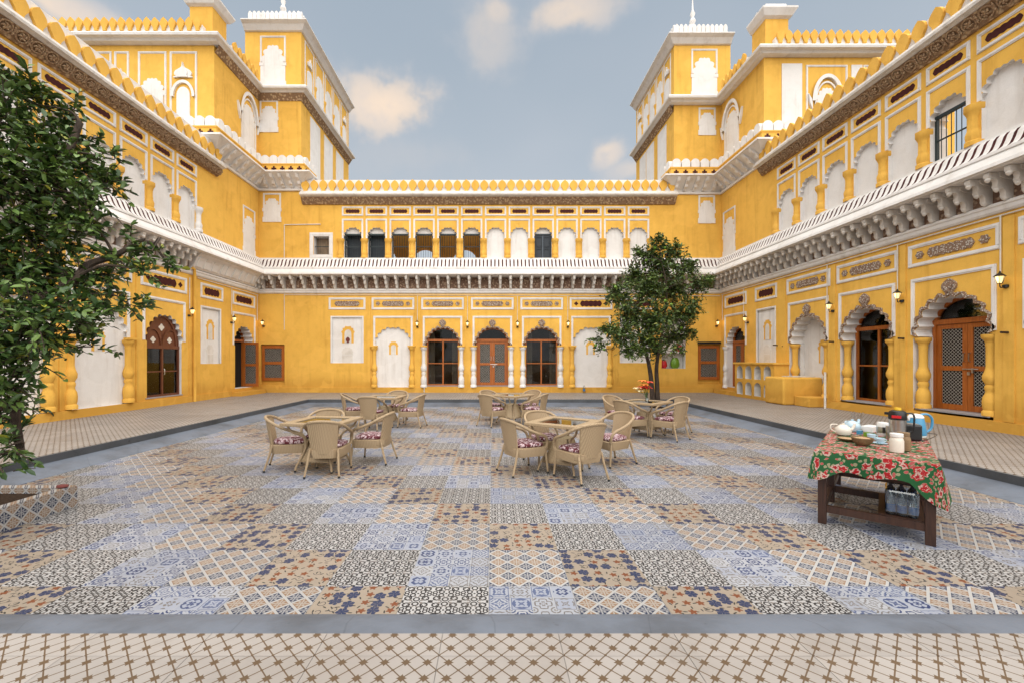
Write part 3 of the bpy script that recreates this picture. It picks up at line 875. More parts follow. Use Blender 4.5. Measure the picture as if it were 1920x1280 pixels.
def eave(W, u0, u1, eps, infill=None, pitch=.446):
    """sloping eave on brackets: ledge, ribbed cyma, slab, soffit"""
    e = W.e; q = eps
    P = [(0, 6.055 + q), (.105 + q, 6.055 + q), (.115 + q, 5.985 + q)]
    S = [(.10 + q, 5.990 + q), (.175 + q, 5.965 + q), (.235 + q, 5.89 + q), (.275 + q, 5.78 + q), (.33 + q, 5.67 + q), (.42 + q, 5.60 + q)]
    B = [(.42 + q, 5.60 + q), (.455 + q, 5.60 + q), (.465 + q, 5.54 + q), (.44 + q, 5.525 + q), (.56 + q, 5.34 + q), (.575 + q, 5.27 + q), (.52 + q, 5.262 + q), (.50 + q, 5.235 + q), (0, 5.225 + q)]
    ev = MB().sweep(P, [(u0, 0), (u1, 0)], cap=False).sweep(B, [(u0, 0), (u1, 0)], cap=False).build('eave', WHT, e)
    MB().sweep(S, [(u0, 0), (u1, 0)], cap=False).build('groove_band', MAR, ev)
    rb = MB(); n = int((u1 - u0) / .163); pw = (u1 - u0) / n
    out = [(d + .010, z + .006) for d, z in S]
    for i in range(n):
        a, b = u0 + i * pw, u0 + (i + 1) * pw - .058
        m_ = len(S); o = len(rb.v)
        xs = (a, a + .02, b - .02, b); dd = (0, 1, 1, 0)
        for x, k in zip(xs, dd):
            for (d, z), (d2, z2) in zip(S, out): rb.v.append((x, -(d2 if k else d), z2 if k else z))
        for c_ in range(3):
            for k in range(m_ - 1):
                rb.f.append((o + c_ * m_ + k, o + (c_ + 1) * m_ + k, o + (c_ + 1) * m_ + k + 1, o + c_ * m_ + k + 1)); rb.mi.append(0); rb.sm.append(False)
    tag(rb.build('rib_moulding', WHT, ev), kind='stuff')
    MB().sweep([(0, 4.735 + q), (.085 + q, 4.72 + q), (.10 + q, 4.69 + q), (.10 + q, 4.66 + q), (.075 + q, 4.64 + q), (.065 + q, 4.57 + q), (.035 + q, 4.53 + q), (0, 4.52 + q)], [(u0, 0), (u1, 0)], cap=False).build('string_course', WHT, e)
    MB().box(u0, u1, -.012 - q, .0, 4.73, 5.23).build('bracket_backing', BACKING, e)
    def br(mb):
        prof = [(0, .50), (.47, .50), (.485, .46), (.475, .41), (.44, .375), (.39, .37), (.345, .385), (.315, .35), (.31, .29), (.325, .245), (.305, .20), (.26, .185), (.215, .20), (.18, .17), (.165, .11), (.17, .065), (.145, .025), (.10, .008), (0, .0)]
        mb.xprism(prof, -.048, .048)
        mb.xprism([(0, .50), (.30, .50), (.30, .42), (.2, .38), (0, .36)], -.078, .078)
        for (d, z, r) in ((.445, .37, .043), (.285, .185, .040)):
            mb.lathe(0, -d, [(.012, z - r * 1.25), (r * .7, z - r * .75), (r, z - r * .1), (r * .75, z + r * .6), (r * .3, z + r)], 8, sx=1.3)
        mb.lathe(0, -.125, [(.01, -.02), (.04, .0), (.055, .04), (.03, .08)], 8)
    me = cached('bracket', 'bracket', WHTD, br)
    n = int(round((u1 - u0) / pitch)); pw = (u1 - u0) / n
    for i in range(n):
        u = u0 + (i + .5) * pw
        if infill and infill[0] < u < infill[1]: continue
        o = put('bracket', me, ev, (u + JR.uniform(-.012, .012), 0, 4.727)); o.rotation_euler = (0, JR.uniform(-.02, .02), JR.uniform(-.035, .035))
    if infill:
        a, b = infill; r_ = random.Random(5); mb = MB()
        mb.xprism([(0, 4.735), (.10, 4.735), (.16, 4.80), (.30, 5.10), (.44, 5.228), (0, 5.228)], a, b)
        for k in range(9):
            u = a + .25 + (b - a - .5) * k / 8; w = r_.uniform(.08, .2)
            mb.xprism([(.05, 4.80), (.19, 4.80), (.27, 4.96 + r_.uniform(-.05, .08)), (.35, 5.12), (.1, 5.15)], u - w, u + w * .6)
        mb.build('plaster_infill', WHT, ev)
def cornice(W, u0, u1, merl, backing, eps=0.0, medal=False, end=True):
    e = W.e; q = eps
    fz = MB().sweep([(0, 8.395 + q), (.055 + q, 8.395 + q), (.075 + q, 8.42 + q), (.245 + q, 8.655 + q), (0, 8.68 + q)], [(u0, 0), (u1, 0)]).build('frieze', BROWN, e)
    if medal:
        def md(mb):
            ring = [(.118 * cos(2 * pi * k / 16), .118 * sin(2 * pi * k / 16)) for k in range(16)]
            mb.tube([(x, 0, z) for x, z in ring + ring[:1]], .019, 6)
            for k in range(5):
                a = 2 * pi * k / 5 + .4
                mb.tube([(0, -.01, 0), (.05 * cos(a), -.026, .05 * sin(a)), (.085 * cos(a + .5), -.014, .085 * sin(a + .5))], [.014, .026, .008], 6)
            for k in (-1, 1): mb.tube([(.14, 0, k * .10), (.15, -.02, k * .05), (.15, -.012, 0)], [.01, .022, .01], 6)
        me = cached('medallion', 'medallion', BROWNL, md)
        n = int((u1 - u0) / .305); pw = (u1 - u0) / n
        for i in range(n):
            o = put('medallion', me, fz, (u0 + (i + .5) * pw, -.172, 8.528 + q)); o.rotation_euler = (radians(36), 0, 0)
    else:
        mb = MB(); n = int((u1 - u0) / .17); pw = (u1 - u0) / n
        for i in range(n):
            u = u0 + (i + .5) * pw; s_ = .07 if i % 2 else -.07
            mb.tube([(u - .07, -.10, 8.535 - s_ + q), (u, -.19 , 8.535 + q), (u + .07, -.175, 8.535 + s_ + q)], [.012, .024, .012], 5)
        tag(mb.build('leaf_carving', BROWNL, fz), kind='stuff')
    sl = MB().sweep([(0, 8.66 + q), (.26 + q, 8.66 + q), (.30 + q, 8.69 + q), (.375 + q, 8.70 + q), (.385 + q, 8.76 + q), (.35 + q, 8.785 + q), (.31 + q, 8.80 + q), (.28 + q, 8.885 + q), (0, 8.905 + q)], [(u0, 0), (u1, 0)]).build('cornice', WHTD, e)
    parapet(W.e, u0, u1, 8.90 + q, .50, .385, YELT, backing, d=.20)
def parapet(e, u0, u1, z0, h, pitch, mat, backing, d=.2, loc=(0, 0, 0), rz=0.0):
    if backing:
        MB().box(u0, u1, -d + .045, .06, z0, z0 + h * backing).build('parapet', WHT, e, loc, rz)
    n = int(round((u1 - u0) / pitch)); pw = (u1 - u0) / n
    key = ('merlon', pitch, h, mat.name)
    me = cached(key, 'merlon', mat, lambda mb: mb.prism(onion(0, 0, pitch * .44, h), -.038, .045))
    R = Matrix.Rotation(rz, 3, 'Z')
    for i in range(n):
        v = R @ Vector((u0 + (i + .5) * pw, -d + .02, 0))
        o = put('merlon', me, e, (loc[0] + v.x, loc[1] + v.y, loc[2] + z0), rz); o.scale = (JR.uniform(.94, 1.04), 1, JR.uniform(.965, 1.03)); o.rotation_euler = (0, JR.uniform(-.02, .02), rz + JR.uniform(-.05, .05))
JR = random.Random(17)
class Wing: pass
def new_wing(name, loc, rz, label):
    W = Wing(); W.e = tag(empty(name, loc, rz), label, 'palace wing'); W.holes = []; return W
def pilaster(W, u0, u1):
    MB().box(u0, u1, -.028, .005, .46, 4.42).build('pilaster', YEL, W.e)
def room(W, u0, u1, z0, z1, dep=3.4, mat=ROOM, name='room'):
    mb = MB(); y0, y1 = .505, dep
    mb.add([(u0, y0, z0), (u1, y0, z0), (u1, y1, z0), (u0, y1, z0), (u0, y0, z1), (u1, y0, z1), (u1, y1, z1), (u0, y1, z1)], [(0, 1, 2, 3), (4, 7, 6, 5), (2, 6, 7, 3), (1, 5, 6, 2), (0, 3, 7, 4)])
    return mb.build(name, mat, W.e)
def white_niche_panel(W, c, hw, z0=1.52, z1=3.55, n2=True):
    e = W.e
    r = rect(c - hw, c + hw, z0, z1); W.holes.append((r, .05, 1))
    f = MB().prism(r, .048, .058).build('niche_panel', WHT, e)
    fb = MB(); uframe(fb, c - hw + .0, c + hw - .0, z0, z1, .07, .02); fb.build('panel_frame', WHT, e)
    niche(W, c + .02, .255 * hw / .72, 2.38, 2.80, 3.11, .046)
    b = MB().prism(arch(c, .23 * hw / .72, z0 + .01, 1.95, 2.20, 3), .040, .050).build('niche', WHTD, e)
    MB().box(c - .2 * hw / .72, c + .2 * hw / .72, .030, .044, 1.86, 1.885).build('shelf', WHT, b)
def mesh_window(W, c, hw, z0, z1):
    W.holes.append((rect(c - hw - .03, c + hw + .03, z0 - .2, z1 + .04), .14, 0))
    MB().box(c - hw - .03, c + hw + .03, .138, .15, z0 - .2, z1 + .04).build('recess', YEL, W.e)
    mb = MB(); t = .12; w, h = 2 * hw, z1 - z0; x0, x1 = c - hw, c + hw
    mb.box(x0, x0 + t, .04, .10, z0, z1); mb.box(x1 - t, x1, .04, .10, z0, z1)
    for za in (z0, (z0 + z1) / 2 - t / 2, z1 - t): mb.box(x0 + t, x1 - t, .043, .097, za, za + t)
    f = mb.build('window', TEAK, W.e)
    g = MB(); grille(g, x0 + t, x1 - t, z0 + t, z1 - t,   .062, .07); g.build('wire_mesh', WIRE, f)
    MB().box(x0 + t, x1 - t, .085, .095, z0 + t, z1 - t).build('dark_backing', SCREEN, f)

# ---- far wing (faces the camera); local x runs with world X
B = new_wing('palace_wing', (0, YB, 0), 0, 'two-storey yellow palace wing across the far end of the courtyard')
bays = [-4.35, -2.19, -.02, 2.13, 4.28]
for c, kind, colm, pan, orn in ((-4.35, 'blind', YELT, 'relief', False), (-2.19, 'window', WHT, 'relief', True), (-.02, 'door', WHT, 'relief', True), (2.13, 'window', WHT, 'relief', True), (4.28, 'blind', YELT, 'maroon', False)):
    lower_bay(B, c, kind, colm, pan, orn, .22)
white_niche_panel(B, -6.35, .72); inscription(B, -6.35, .80, 'relief_long')
inscription(B, 6.35, .80, 'maroon'); white_niche_panel(B, 6.2, .66)
MB().prism(onion(-6.33, 2.39, .09, .26), .02, .046).build('finial', MAROB, B.e)
for a, b in ((-5.46, -5.33), (-3.40, -3.14), (-1.24, -.97), (.93, 1.18), (3.08, 3.33), (5.23, 5.45)): pilaster(B, a, b)
mesh_window(B, -9.60, .49, .76, 2.28); mesh_window(B, 9.44, .47, .80, 2.28)
MB().box(8.92, 9.93, -.05, .03, 2.34, 2.44).build('lintel', BLK, B.e)
# open shelf niche with pots, seen under the tree
sx0, sx1, sz0, sz1 = 7.36, 8.40, 1.28, 3.55
B.holes.append((rect(sx0, sx1, sz0, sz1), .34, 1)); MB().box(sx0, sx1, .338, .35, sz0, sz1).build('shelf_back', WHTD, B.e)
MB().box(sx0, sx1, .02, .338, 1.95, 2.01).build('shelf', WHT, B.e); MB().box(sx0, sx1, .02, .338, 2.75, 2.81).build('shelf', WHT, B.e)
for i in range(13):
    c = -6.11 + i * 1.0382
    upper_bay(B, c, 'window' if i < 6 else ('shutter' if i == 8 else 'blind'))
for i in range(14):
    x = -6.63 + i * 1.0382
    column(B, x, 6.055, 6.90, .155, YELT, COLU, 8, .0)
B.holes.append((rect(-7.80, -7.10, 6.20, 7.02), .35, 1))
mb = MB(); rframe(mb, -7.98, -6.97, 6.06, 7.18, .16, .04); f = mb.build('window', WHT, B.e)
for k in range(7): MB().tube([(-7.72 + k * .09, .12, 6.2), (-7.72 + k * .09, .12, 7.02)], .009, 6).build('bar', IRON, f)
MB().box(-7.80, -7.10, .11, .13, 6.58, 6.61).build('bar', IRON, f)
def tower_niche(par, c, hw, z0, z1, loc=(0, 0, 0), rz=0.0, split=.62):
    """white arched relief under a three-sided white frame"""
    mb = MB(); uframe(mb, c - hw, c + hw, z0 + (z1 - z0) * split * .78, z1, .075, .03)
    f = mb.build('panel_frame', WHT, par, loc, rz)
    w = hw * .74; zs = z0 + (z1 - z0) * .46; za = z0 + (z1 - z0) * .82
    a = MB(); a.prism(arch(c, w, z0, zs, za, 3), -.02, .002)
    for k in (-1, 1): a.box(c + k * (hw - .07) - .085, c + k * (hw - .07) + .085, -.03, -.001, z0, z0 + .22); a.box(c + k * (hw - .09) - .07, c + k * (hw - .09) + .07, -.024, -.001, z0 + .22, zs); a.box(c + k * (hw - .07) - .09, c + k * (hw - .07) + .09, -.034, -.001, zs - .12, zs + .02)
    a.build('blind_panel', WHT, f if loc == (0, 0, 0) and rz == 0 else par, loc, rz)
tower_niche(B.e, -9.62, .39, 7.64, 8.90); tower_niche(B.e, 9.32, .36, 7.58, 8.80)
eave(B, XL + .02, XR - .02, 0.0)
cornice(B, -8.28, 7.93, True, 1.02, 0.0)
MB().box(XL, XR, -.055, .0, .235, .47).build('plinth', YEL, B.e)
wall = MB().sheet(rect(XL - .2, XR + .2, .2, 8.95), B.holes, 0.0).build('wall', [YEL, WHT], B.e)
MB().box(-6.6, -4.55, .42, .44, 6.0, 7.6).build('dark_backing', SHUT, B.e)
room(B, -3.2, 3.2, .50, 4.5, 1.9); MB().box(-7.9, -7.0, .36, .38, 6.1, 7.1).build('dark_backing', ROOM, B.e)
# upper gallery behind the barred windows, open to the sky at the back
g = MB(); rear = [(plain_arch(c, .62, 6.02, 6.5, 7.15), .3, 0) for c in (-5.4, -3.4, -1.4)]
g.sheet(rect(-7.0, .55, 5.9, 8.9), rear, 2.6); g.box(-7.0, .55, .5, 2.6, 5.9, 6.0); g.box(.5, .6, .5, 2.6, 6.0, 8.9); g.box(-7.05, -6.95, .5, 2.6, 6.0, 8.9)
g.build('gallery', YELT, B.e)
MB().box(-9.9, 9.6, .02, 2.1, 8.55, 8.80).build('roof', ROOF, B.e)  # unseen slab, carried further back to darken the gallery below
cb = MB(); cb.tube([(-9.08, -.02, 4.47), (9.9, -.02, 4.42)], .014, 6)
for x in (-3.28, -1.10, 1.07, 3.26): cb.tube([(x, -.045, 4.45), (x, -.045, 3.36)], .012, 6)
cb.tube([(-9.08, -.02, 7.52), (-9.08, -.02, 6.06)], .016, 6); cb.tube([(-9.08, -.02, 4.7), (-9.08, -.02, 2.95)], .013, 6); cb.tube([(-9.08, -.02, 7.52), (-7.5, -.02, 7.54)], .02, 6)
cb.tube([(-2.98, -.075, .26), (-2.98, -.075, 1.0), (-2.98, -.05, 1.6)], .022, 6)
cb.build('conduit', PIPE, B.e)

# ---- left wing (faces right); local x = world Y
L = new_wing('palace_wing', (XL, 0, 0), pi / 2, 'yellow palace wing along the left side, partly hidden by the large leafy tree')
for c, kind, colm, pan in ((13.28, 'tracery', None, 'maroon'), (11.12, 'blind', YELT, 'relief'), (8.96, 'blind', YELT, 'relief'), (6.80, 'blind', YELT, 'relief')):
    lower_bay(L, c, kind, colm, pan, False, .3)
for a, b in ((14.30, 14.62), (12.18, 12.24), (10.02, 10.06)): pilaster(L, a, b)
white_niche_panel(L, 15.45, .56); inscription(L, 15.5, .62, 'maroon'); inscription(L, 17.5, .78, 'maroon')
fb = MB(); uframe(fb, 16.72, 18.30, 2.24, 3.55, .085, .035); fb.build('panel_frame', WHT, L.e)
a = arch(17.5, .62, .52, 2.2, 3.02, 5); L.holes.append((a, .55, 1))
mb = MB(); c, w, y, zt, z0 = 17.5, .62, .40, 2.40, .54
mb.box(c - w, c - w + .06, y - .05, y + .05, z0, zt); mb.box(c + w - .06, c + w, y - .05, y + .05, z0, zt); mb.box(c - w, c + w, y - .052, y + .052, zt, zt + .1); arch_rim(mb, c, w, zt + .1, 3.02, .06, y - .04, y + .04)
f = mb.build('door', TEAK, L.e)
lf = door_leaf(f, c - w + .065, y, z0, .54, zt - z0 - .01, radians(20))
lf2 = door_leaf(f, c + w - .06, y - .03, z0, .66, zt - z0 - .01, radians(-92))
MB().box(c - w, c + w, y + .06, y + .07, .5, 3.1).build('dark_backing', SCREEN, f)  # dark sheet in place of the shaded interior past the open door
for i in range(8): upper_bay(L, 14.22 - i * 1.05, 'blind')
for i in range(9): column(L, 14.745 - i * 1.05, 6.055, 6.90, .155, YELT if i else WHT, COLU, 8)
tower_niche(L.e, 17.85, .44, 6.07, 7.98)
eave(L, 4.6, YB - .02, -.003, infill=(14.3, 18.0), pitch=.345)
cornice(L, 4.6, 15.75, True, 1.12, -.002, medal=True)
MB().box(4.6, YB, -.05, .0, .235, .45).build('plinth', YEL, L.e)
MB().sheet(rect(4.6, YB + .2, .2, 8.95), L.holes, 0.0).build('wall', [YEL, WHT], L.e)
room(L, 12.4, 14.2, .50, 3.4, 2.0)
MB().box(4.6, 15.55, .02, 3.5, 8.55, 8.80).build('roof', ROOF, L.e)
cb = MB(); cb.tube([(14.46, -.10, .25), (14.46, -.10, 4.55), (14.40, -.13, 4.70), (14.30, -.13, 4.72)], .045, 8); cb.build('downpipe', YELT, L.e)
cb = MB(); cb.tube([(14.7, -.03, 4.47), (18.5, -.03, 4.44)], .014, 6); cb.tube([(16.62, -.03, 4.46), (16.62, -.03, 3.4)], .012, 6); cb.tube([(14.30, -.04, 4.4), (14.30, -.04, 3.3)], .012, 6); cb.tube([(18.42, -.03, 4.42), (18.42, -.03, 3.35)], .014, 6)
cb.build('conduit', PIPE, L.e)

# ---- right wing (faces left); local x = -world Y
R = new_wing('palace_wing', (XR, 0, 0), -pi / 2, 'yellow palace wing along the right side with ornate arched doorways and bracketed eave')
for c, kind, colm, pan, orn in ((13.5, 'deep', YELT, 'relief', True), (11.40, 'window', YELT, 'relief', True), (9.28, 'door', YELT, 'relief', True), (7.14, 'window', YELT, 'relief', True)):
    lower_bay(R, -c, kind, colm, pan, orn, .40, inset=True)
for a, b in ((14.46, 14.86), (12.36, 12.50), (10.26, 10.40), (8.12, 8.30)): pilaster(R, -b, -a)
white_niche_panel(R, -15.55, .56); inscription(R, -15.55, .62, 'maroon'); inscription(R, -17.5, .78, 'maroon')
fb = MB(); uframe(fb, -18.30, -16.72, 2.24, 3.55, .085, .035); fb.build('panel_frame', WHT, R.e)
a = arch(-17.5, .64, .52, 2.2, 3.02, 5); R.holes.append((a, .55, 1))
mb = MB(); c, w, y, zt, z0 = -17.5, .64, .30, 2.35, .54
mb.box(c - w, c - w + .06, y - .05, y + .05, z0, zt); mb.box(c + w - .06, c + w, y - .05, y + .05, z0, zt); mb.box(c - w, c + w, y - .052, y + .052, zt, zt + .1); arch_rim(mb, c, w, zt + .1, 3.02, .06, y - .04, y + .04)
f = mb.build('door', TEAK, R.e)
door_leaf(f, c - w + .062, y, z0, w - .066, zt - z0 - .01); door_leaf(f, c + .003, y, z0, w - .066, zt - z0 - .01)
MB().box(c - w, c + w, y + .01, y + .016, zt, 3.1).build('pane', GLASS, f)
column(R, -18.22, .47, 2.21, .12, WHT)
for i in range(9): upper_bay(R, -(14.46 - i * 1.025), 'window' if i == 5 else 'blind', .45)
for i in range(10): column(R, -(14.97 - i * 1.025), 6.055, 6.90, .155, YELT, COLU, 8)
tower_niche(R.e, -17.95, .46, 6.07, 7.98)
eave(R, -YB + .02, -4.6, .003, pitch=.345)
cornice(R, -15.7, -4.6, True, .80, .002, medal=True)
MB().box(-YB, -4.6, -.05, .0, .235, .45).build('plinth', YEL, R.e)
MB().sheet(rect(-YB - .2, -4.6, .2, 8.95), R.holes, 0.0).build('wall', [YEL, WHT], R.e)
room(R, -12.2, -6.3, .50, 3.5, 2.0); room(R, -18.2, -16.8, .5, 3.2, 2.0)
g = MB(); g.sheet(rect(-10.6, -8.0, 5.9, 8.6), [(plain_arch(-9.6, .5, 6.02, 6.9, 7.5), .3, 0)], 2.0); g.box(-10.6, -8.0, .5, 2.0, 5.9, 6.0); g.build('gallery', YELT, R.e)
MB().box(-15.5, -4.6, .02, .45, 8.55, 8.80).build('roof', ROOF, R.e)
cb = MB(); cb.tube([(-18.5, -.03, 4.46), (-4.6, -.03, 4.47)], .014, 6)
for v in (18.42, 16.86, 12.65, 10.45, 8.33): cb.tube([(-v, -.04, 4.46), (-v, -.04, 3.35)], .012, 6)
cb.build('conduit', PIPE, R.e)
for v, z in ((14.9, 2.16), (12.42, 2.18), (10.30, 2.17), (8.22, 2.18)):
    MB().tube([(-v, .0, z), (-v, -.16, z + .005)], .022, 8).build('spigot', RUST, R.e)
MB().box(-14.64, -14.60, -.03, 0, 2.1, 2.14).build('spigot', RUST, R.e)
# low steps in front of the corner doors
for W_, s_ in ((L, 1), (R, -1)):
    MB().box(s_ * 16.6, s_ * 18.4, -.42, -.055, .235, .40).build('door_step', YEL, W_.e)

# ---------------------------------------------------------------- corner towers
def cross(c, z, r):
    a = r * .36
    return [(c - a, z - r), (c + a, z - r), (c + a, z - a), (c + r, z - a), (c + r, z + a), (c + a, z + a), (c + a, z + r), (c - a, z + r), (c - a, z + a), (c - r, z + a), (c - r, z - a), (c - a, z - a)]
def round_merlon(w, h):
    return [(-w, 0), (w, 0), (w, h * .55)] + [(w * cos(t), h * (.55 + .45 * sin(t))) for t in [pi * k / 10 for k in range(1, 10)]] + [(-w, h * .55)]
def little_dome(mb, c, z, r):
    prof = [(1.05, 0), (1.08, .10), (.80, .16), (.98, .34), (1.0, .55), (.85, .80), (.45, 1.02), (.14, 1.18), (.06, 1.45), (.0, 1.75)]
    pts = [(c + r * a, z + r * b) for a, b in prof] + [(c - r * a, z + r * b) for a, b in reversed(prof[:-1])]
    mb.prism(pts, -.05, .002)
    mb.prism([(c + (x - c) * .55, zz) for x, zz in pts], -.085, -.04)
def tower(sg, xs, xt, xo, ys, yt, ye, dz, dtop, label):
    """sg +1: tower at the left of the court (its court faces look right); xs wing face, xt tower inner face, xo outer edge of upper stage"""
    T = tag(empty('corner_tower', (xt, YB, 0)), label, 'tower')
    def at_(fx, fy): return (fx - xt, fy - YB, 0)
    rz = pi / 2 * sg
    def lx(y): return y * sg                      # world Y -> local x on a court-facing side
    zc, zt_ = 13.15 + dz, 15.95 + dtop
    # walls
    MB().sheet(rect(*sorted((lx(ys), lx(YB))), 8.94, zc), [], 0).build('wall', YEL, T, at_(xs, 0), rz)
    a, b = sorted((xs, xt)); MB().sheet(rect(a, b, 8.94, zc), [], 0).build('wall', YEL, T, at_(0, YB), 0)
    MB().sheet(rect(*sorted((lx(YB), lx(ye))), 8.6, zc), [], 0).build('wall', YEL, T, at_(xt, 0), rz)
    far = xs - sg * 7.0; a, b = sorted((far, xs)); MB().sheet(rect(a, b, 8.6, zc), [], 0).build('wall', YEL, T, at_(0, ys), 0)
    a, b = sorted((xo, xt)); MB().sheet(rect(a, b, zc, zt_), [], 0).build('wall', YEL, T, at_(0, YB), 0)
    MB().sheet(rect(*sorted((lx(YB), lx(ye))), zc, zt_), [], 0).build('wall', YEL, T, at_(xt, 0), rz)
    mb = MB(); mb.add([(xo - xt, 0, zc), (xo - xt, ye - YB, zc), (xo - xt, ye - YB, zt_), (xo - xt, 0, zt_), (0, ye - YB, 8.6), (0, ye - YB, zt_), (far - xt, ye - YB, 8.6), (far - xt, ye - YB, zc), (0, ye - YB, zc)], [(0, 1, 2, 3), (4, 6, 7, 8), (8, 1, 2, 5)]); mb.build('rear_wall', YEL, T)
    # main cornice round the third storey (block front, court side, tower front, tower side)
    rel = lambda p: [(x - xt, y - YB) for x, y in p]
    pth = [(far, ys), (xs, ys), (xs, YB), (xt, YB), (xt, ye)]
    if sg < 0: pth = pth[::-1]
    MB().sweep([(0, zc), (.20, zc + .02), (.26, zc + .09), (.38, zc + .11), (.40, zc + .19), (.36, zc + .24), (.30, zc + .29), (0, zc + .40)], rel(pth), cap=False).build('cornice', WHT, T)
    sub = pth[1:] if sg > 0 else pth[:2]
    MB().sweep([(0, zc - .24), (.03, zc - .24), (.05, zc - .20), (.19, zc + .012), (0, zc + .015)], rel(sub), cap=False).build('frieze', BROWN, T)
    # top cornice and curved white roof with lotus fringe
    tp = [(xo, YB), (xt, YB), (xt, ye)]
    if sg < 0: tp = tp[::-1]
    MB().sweep([(0, zt_ - .03), (.08, zt_ - .01), (.22, zt_ + .17), (.36, zt_ + .25), (.36, zt_ + .29), (0, zt_ + .33)], rel(tp), cap=False).build('cornice', WHT, T)
    x0, x1 = sorted((xo, xt)); cx, cy, hx, hy = (x0 + x1) / 2, (YB + ye) / 2, (x1 - x0) / 2 - .02, (ye - YB) / 2 - .1
    def ringq(h, k): return [(cx - hx * k - xt, cy - hy * k - YB - .0, h), (cx + hx * k - xt, cy - hy * k - YB, h), (cx + hx * k - xt, cy + hy * k - YB, h), (cx - hx * k - xt, cy + hy * k - YB, h)]
    mb = MB(); z0 = zt_ + .30; lev = [(0, 1.0), (.18, 1.0), (.19, .96), (.34, .96), (.35, .93), (.62, .93), (.70, .88), (1.02, .70), (1.20, .40), (1.26, .12)]
    o = 0
    for h, k in lev: mb.v += ringq(z0 + h, k)
    for i in range(len(lev) - 1):
        for k in range(4): mb.f.append((i * 4 + k, i * 4 + (k + 1) % 4, i * 4 + 4 + (k + 1) % 4, i * 4 + 4 + k)); mb.mi.append(0); mb.sm.append(False)
    mb.f.append(tuple(range(len(lev) * 4 - 4, len(lev) * 4))); mb.mi.append(0); mb.sm.append(False)
    mb.lathe(cx - xt, YB + .9 - YB, [(.10, z0 + .9), (.16, z0 + 1.05), (.07, z0 + 1.25), (.14, z0 + 1.42), (.06, z0 + 1.6), (.11, z0 + 1.75), (.04, z0 + 1.95), (.02, z0 + 2.5)], 10)
    rf = mb.build('roof', WHT, T)
    pet = cached('petal', 'petal', WHT, lambda m_: m_.prism(round_merlon(.085, .34), -.045, .03))
    n = int((x1 - x0 - .1) / .19)
    for i in range(n): put('petal', pet, rf, (x0 + .07 + (i + .5) * (x1 - x0 - .14) / n - xt, .13, z0 + .33))
    n = int((ye - YB - .3) / .2)
    for i in range(0, n): put('petal', pet, rf, ((-sg) * .07, .16 + i * (ye - YB - .3) / n, z0 + .33), rz)
    # parapet of the third storey with a pier at its corner
    a, b = sorted((far, xs - sg * .30)); parapet(T, a, b - .0, zc + .36, .48, .30, YELT, .5, .24, at_(0, ys), 0)
    a, b = sorted((lx(ys + .8), lx(YB - .35))); parapet(T, a, b, zc + .36, .46, .30, YELT, .5, .2, at_(xs, 0), rz)
    px_ = xs - sg * .46 - xt; pm = MB(); pm.box(px_ - .42, px_ + .42, ys - YB - .02, ys - YB + .78, zc + .38, zc + 1.45)
    pr = pm.build('pier', YELT, T); MB().sweep([(0, zc + 1.40), (.10, zc + 1.46), (.22, zc + 1.66), (.22, zc + 1.72), (.0, zc + 1.80), (-.05, zc + 2.0), (-.3, zc + 2.05)], [(px_ - .42, ys - YB + .78), (px_ - .42, ys - YB - .02), (px_ + .42, ys - YB - .02), (px_ + .42, ys - YB + .78), (px_ - .42, ys - YB + .78)][::1], cap=False).build('pier_cap', WHT, pr)
    # reliefs on the tower front
    return T, at_, rz, lx, zc, zt_
def tower_side(T, at_, rz, lx, xt, zc, zt_, ya, yb):
    """tall white panels below, five arched bays above, on the tower's court side"""
    loc = at_(xt, 0)
    for a, b in ya:
        u0, u1 = sorted((lx(a), lx(b))); MB().prism(rect(u0, u1, 8.9, zc - .38), -.022, .002).build('blind_panel', WHT, T, loc, rz)
    y0, y1 = yb; n = 5; w = (y1 - y0) / n
    for i in range(n):
        c = lx(y0 + (i + .5) * w); hw = w * .43
        mb = MB(); uframe(mb, c - hw, c + hw, zc + .45, zt_ - .12, .07, .03); mb.build('panel_frame', WHT, T, loc, rz)
        if i in (0, n - 1):
            d = MB(); little_dome(d, c, zc + 1.75, .22); d.prism(plain_arch(c, .26, zc + .45, zc + 1.30, zc + 1.58), -.03, .002); d.build('blind_panel', WHT, T, loc, rz)
        else: MB().prism(arch(c, hw * .82, zc + .42, zc + 1.35, zc + 2.05, 4), -.022, .002).build('blind_panel', WHT, T, loc, rz)
    for i in range(1, n):
        put('column', cached(('tcol',), 'column', YELT, lambda mb: mb.lathe(0, 0, [(a * .11, b * .80) for a, b in COLU], 8, a0=pi / 8)), T, (loc[0] + (0.0), loc[1] + (y0 + i * w), zc + .42))
def big_arch(T, loc, rz, c, z0, w, h, ears=True):
    """white blind arch under a round hooded moulding"""
    mb = MB(); mb.prism(arch(c, w * .62, z0, z0 + h * .52, z0 + h * .86, 4), -.02, .002)
    arch_rim(mb, c, w * .78, z0 + h * .55, z0 + h * .97, .055, -.045, .0); arch_rim(mb, c, w, z0 + h * .60, z0 + h * 1.09, .13, -.10, .0)
    mb.box(c - w * .78, c - w * .78 + .055, -.045, .002, z0, z0 + h * .55); mb.box(c + w * .78 - .055, c + w * .78, -.045, .002, z0, z0 + h * .55)
    if ears:
        for k in (-1, 1): mb.prism([(c + k * w * .98, z0 + h * .62), (c + k * w * 1.22, z0 + h * .74), (c + k * w * 1.12, z0 + h * .56), (c + k * w * .96, z0 + h * .44)][::k], -.08, .0)
    return mb.build('blind_panel', WHT, T, loc, rz)
